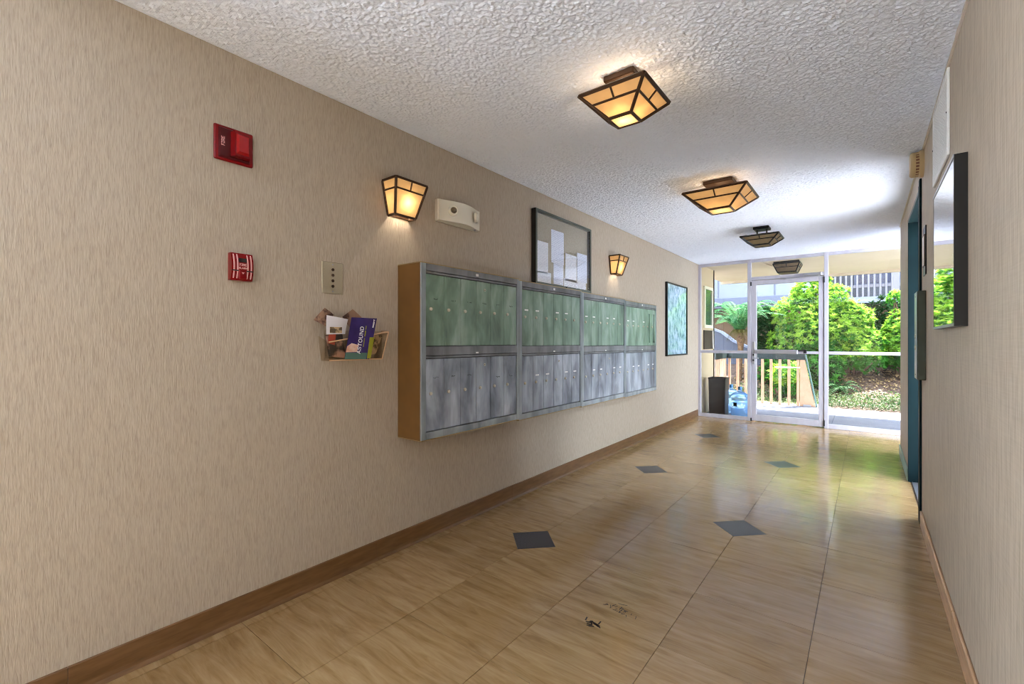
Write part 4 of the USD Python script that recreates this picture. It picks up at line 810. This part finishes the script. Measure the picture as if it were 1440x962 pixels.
tfx, tfy = -2.36, 11.7
t = thing('tree_fern', 'tree fern with arching fronds and brown trunk behind the left pane', 'tree fern', loc=(tfx, tfy, float(gz(tfx, tfy))))
HT = 1.40 - float(gz(tfx, tfy))
tt = np.linspace(0, 1, 8); obj('trunk', tube(np.c_[0.04 * np.sin(tt * 2), tt * 0, tt * HT], np.array([.075, .06, .055, .05, .055, .065, .09, .05]), 12), M['fern_tr'], t, smooth=50)
r_ = np.random.default_rng(5)
for k in range(26):
    az = k * 2 * math.pi / 26 * 5 + r_.uniform(-.2, .2); up_ = r_.uniform(0.55, 1.25)
    f = frond(0.95 + r_.uniform(-.1, .2), up_, r_.uniform(0.12, 0.4), az, 100 + k, 0.16, 40); obj('frond', mv(f, (0.03, 0, HT - 0.03)), M['fern'], t)
for k in range(12):
    f = frond(0.34, 0.30, 0.36, k * 0.53 + 0.3, 150 + k, 0.09, 22); obj('frond', mv(f, (0.03, 0, HT - 0.06)), M['fern_br'], t, label='short brownish frond')
for i, (x, y, sc_, lab) in enumerate(((-0.42, 11.25, 0.55, 'low green fern on the mulch beside the right door post'), (-2.55, 10.75, 0.4, 'small fern on the ground behind the left balusters'))):
    t = thing('ground_fern', lab, 'fern', loc=(x, y, float(gz(x, y))))
    for k in range(11):
        f = frond(sc_ * r_.uniform(.8, 1.1), sc_ * r_.uniform(.5, .9), sc_ * 0.45, k * 2 * math.pi / 11 + r_.uniform(-.2, .2), 200 + 20 * i + k, 0.10, 16); obj('frond', f, M['fern_d'] if i == 0 else M['fern'], t)

# ground cover strip and dry leaves
n = 9000; r = np.random.default_rng(31)
x = r.uniform(-3.2, 3.0, n); y = 10.12 + r.beta(1.3, 1.8, n) * 1.15
p = np.c_[x, y, gz(x, y) + 0.02 + r.uniform(0, 0.08, n)]
d = sph(n, r); d[:, 2] = np.abs(d[:, 2]) * 0.9 + 0.1
V, F = leaves(p, d, np.array([0, 0, 1.0]) + r.normal(size=(n, 3)) * 0.3, r.uniform(0.03, 0.075, n), r.uniform(0.015, 0.03, n))
meta(obj('ground_cover', trimesh.Trimesh(V, F, process=False), M['cover']), 'low leafy green ground cover along the walkway edge', 'ground cover', kind='stuff')
n = 2600; x = r.uniform(-2.5, 3.0, n); y = r.uniform(10.95, 12.9, n); p = np.c_[x, y, gz(x, y) + r.uniform(0.02, 0.06, n)]
d = sph(n, r); d[:, 2] *= 0.35
V, F = leaves(p, d, np.array([0, 0, 1.0]) + r.normal(size=(n, 3)) * 0.35, r.uniform(0.04, 0.09, n), r.uniform(0.02, 0.045, n))
meta(obj('leaf_litter', trimesh.Trimesh(V, F, process=False), M['litter']), 'dry tan fallen leaves scattered on the dark mulch slope', 'fallen leaves', kind='stuff')
obj('gravel_edge', None or cat_([mv(trimesh.creation.icosphere(0, 0.022), (a, b, -0.02 + 0.015 * c)) for a, b, c in zip(r.uniform(-2.3, -0.6, 900), r.uniform(10.07, 10.55, 900), r.uniform(0, 1, 900))]), mat('pale_gravel', lin(206, 200, 176), 0.8, col2=lin(170, 176, 130), scale=30), **dict(label='pale gravel and creeping plants at the foot of the railing', cat='gravel', kind='stuff'))

# ------------------------------------------------------------------ outside: the building opposite
BY = 16.0
t = thing('apartment_building', 'blue-grey apartment building opposite with panelled upper wall and a slatted balcony', 'building', loc=(0, BY, 0))
obj('lower_wall', box(-9, 9, 0.5, 0.8, 0.5, 2.4), M['bld_low'], t)
for k, x in enumerate(np.arange(-8.7, -0.9, 1.62)): obj('panel', box(x + 0.02, min(x + 1.60, -0.92), 0.0, 0.30, 2.60, 7.6, 0.005), M['bld'], t)
obj('panel_seam', box(-9, -0.9, 0.03, 0.3, 2.58, 7.6), M['bld_seam'], t)
obj('band', box(-9, -0.88, -0.06, 0.3, 2.35, 2.60, 0.01), M['bld_band'], t)
obj('soffit', box(-9, 9, 0.0, 0.6, 2.28, 2.36), M['bld_seam'], t)
obj('recess_wall', box(-0.9, 9, 1.6, 1.9, 2.4, 7.6), M['bld_in'], t)
for x in (-0.3, 1.4, 3.2): w = obj('window', box(x, x + 1.1, 1.55, 1.62, 2.9, 4.4, 0.01), M['bld_band'], t); obj('window_pane', box(x + 0.06, x + 1.04, 1.53, 1.56, 2.96, 4.34), mat(f'far_glass', lin(44, 52, 74), 0.15) if x < 0 else UsdShade.Material.Get(stage, '/World/Looks/far_glass'), w)
obj('roof', box(-9.5, 9.5, -0.1, 2.2, 7.6, 7.8), M['bld_seam'], t)  # unseen upper height raised to cut sky light in the court
obj('balcony_beam', box(-0.88, 6.0, -0.10, 1.6, 2.23, 2.40, 0.01), M['bld_band'], t)
obj('balcony_fascia', box(-0.88, 6.0, -0.16, -0.10, 2.25, 2.42, 0.004), M['bld'], t)
obj('balcony_rail', box(-0.88, 6.0, -0.09, -0.04, 2.68, 2.76, 0.004), M['slat'], t)
obj('balcony_rail', box(-0.88, 6.0, -0.12, -0.02, 3.38, 3.46, 0.004), M['slat'], t)
for x in np.arange(-0.82, 3.2, 0.125): obj('balcony_slat', box(x - 0.023, x + 0.023, -0.132, -0.092, 2.40, 3.40, 0.002), M['slat'], t)
obj('balcony_post', box(0.55, 0.67, -0.13, -0.03, 2.3, 3.5, 0.004), M['slat'], t)
t = thing('stair_wall', 'blue-grey sloping garden wall behind the tree fern', 'wall', loc=(0, 13.0, 0))
sw = extr(sg.Polygon([(-6.0, 0.3), (-1.75, 0.3), (-1.75, 0.95), (-2.35, 1.0), (-2.75, 1.18), (-3.05, 1.42), (-3.4, 1.56), (-6.0, 1.7)]), 0.2); sw.apply_transform(np.array([[1, 0, 0, 0], [0, 0, 1, 0], [0, 1, 0, 0], [0, 0, 0, 1.0]])); sw.invert()
obj('face', sw, M['greywall'], t)
obj('coping', cat_([bar((-6, 0.1, 1.72), (-3.4, 0.1, 1.58), (0, 0, 1), 0.26, 0.05), bar((-3.4, 0.1, 1.58), (-3.05, 0.1, 1.44), (0, 0, 1), 0.26, 0.05), bar((-3.05, 0.1, 1.44), (-2.75, 0.1, 1.20), (0, 0, 1), 0.26, 0.05), bar((-2.75, 0.1, 1.20), (-2.35, 0.1, 1.02), (0, 0, 1), 0.26, 0.05), bar((-2.35, 0.1, 1.02), (-1.75, 0.1, 0.97), (0, 0, 1), 0.26, 0.05)]), M['bld'], t)

# unseen wings added on both sides to cut sky light in the court
for x0, x1 in ((-9.0, -7.0), (6.2, 8.2)):
    obj('added_wing', cat_([box(x0, x1, 9.0, 15.7, -0.2, 8.0), box(x0 - 0.2, x1 + 0.2, 8.8, 15.8, 8.0, 8.2)]), M['bld'], kind='structure')
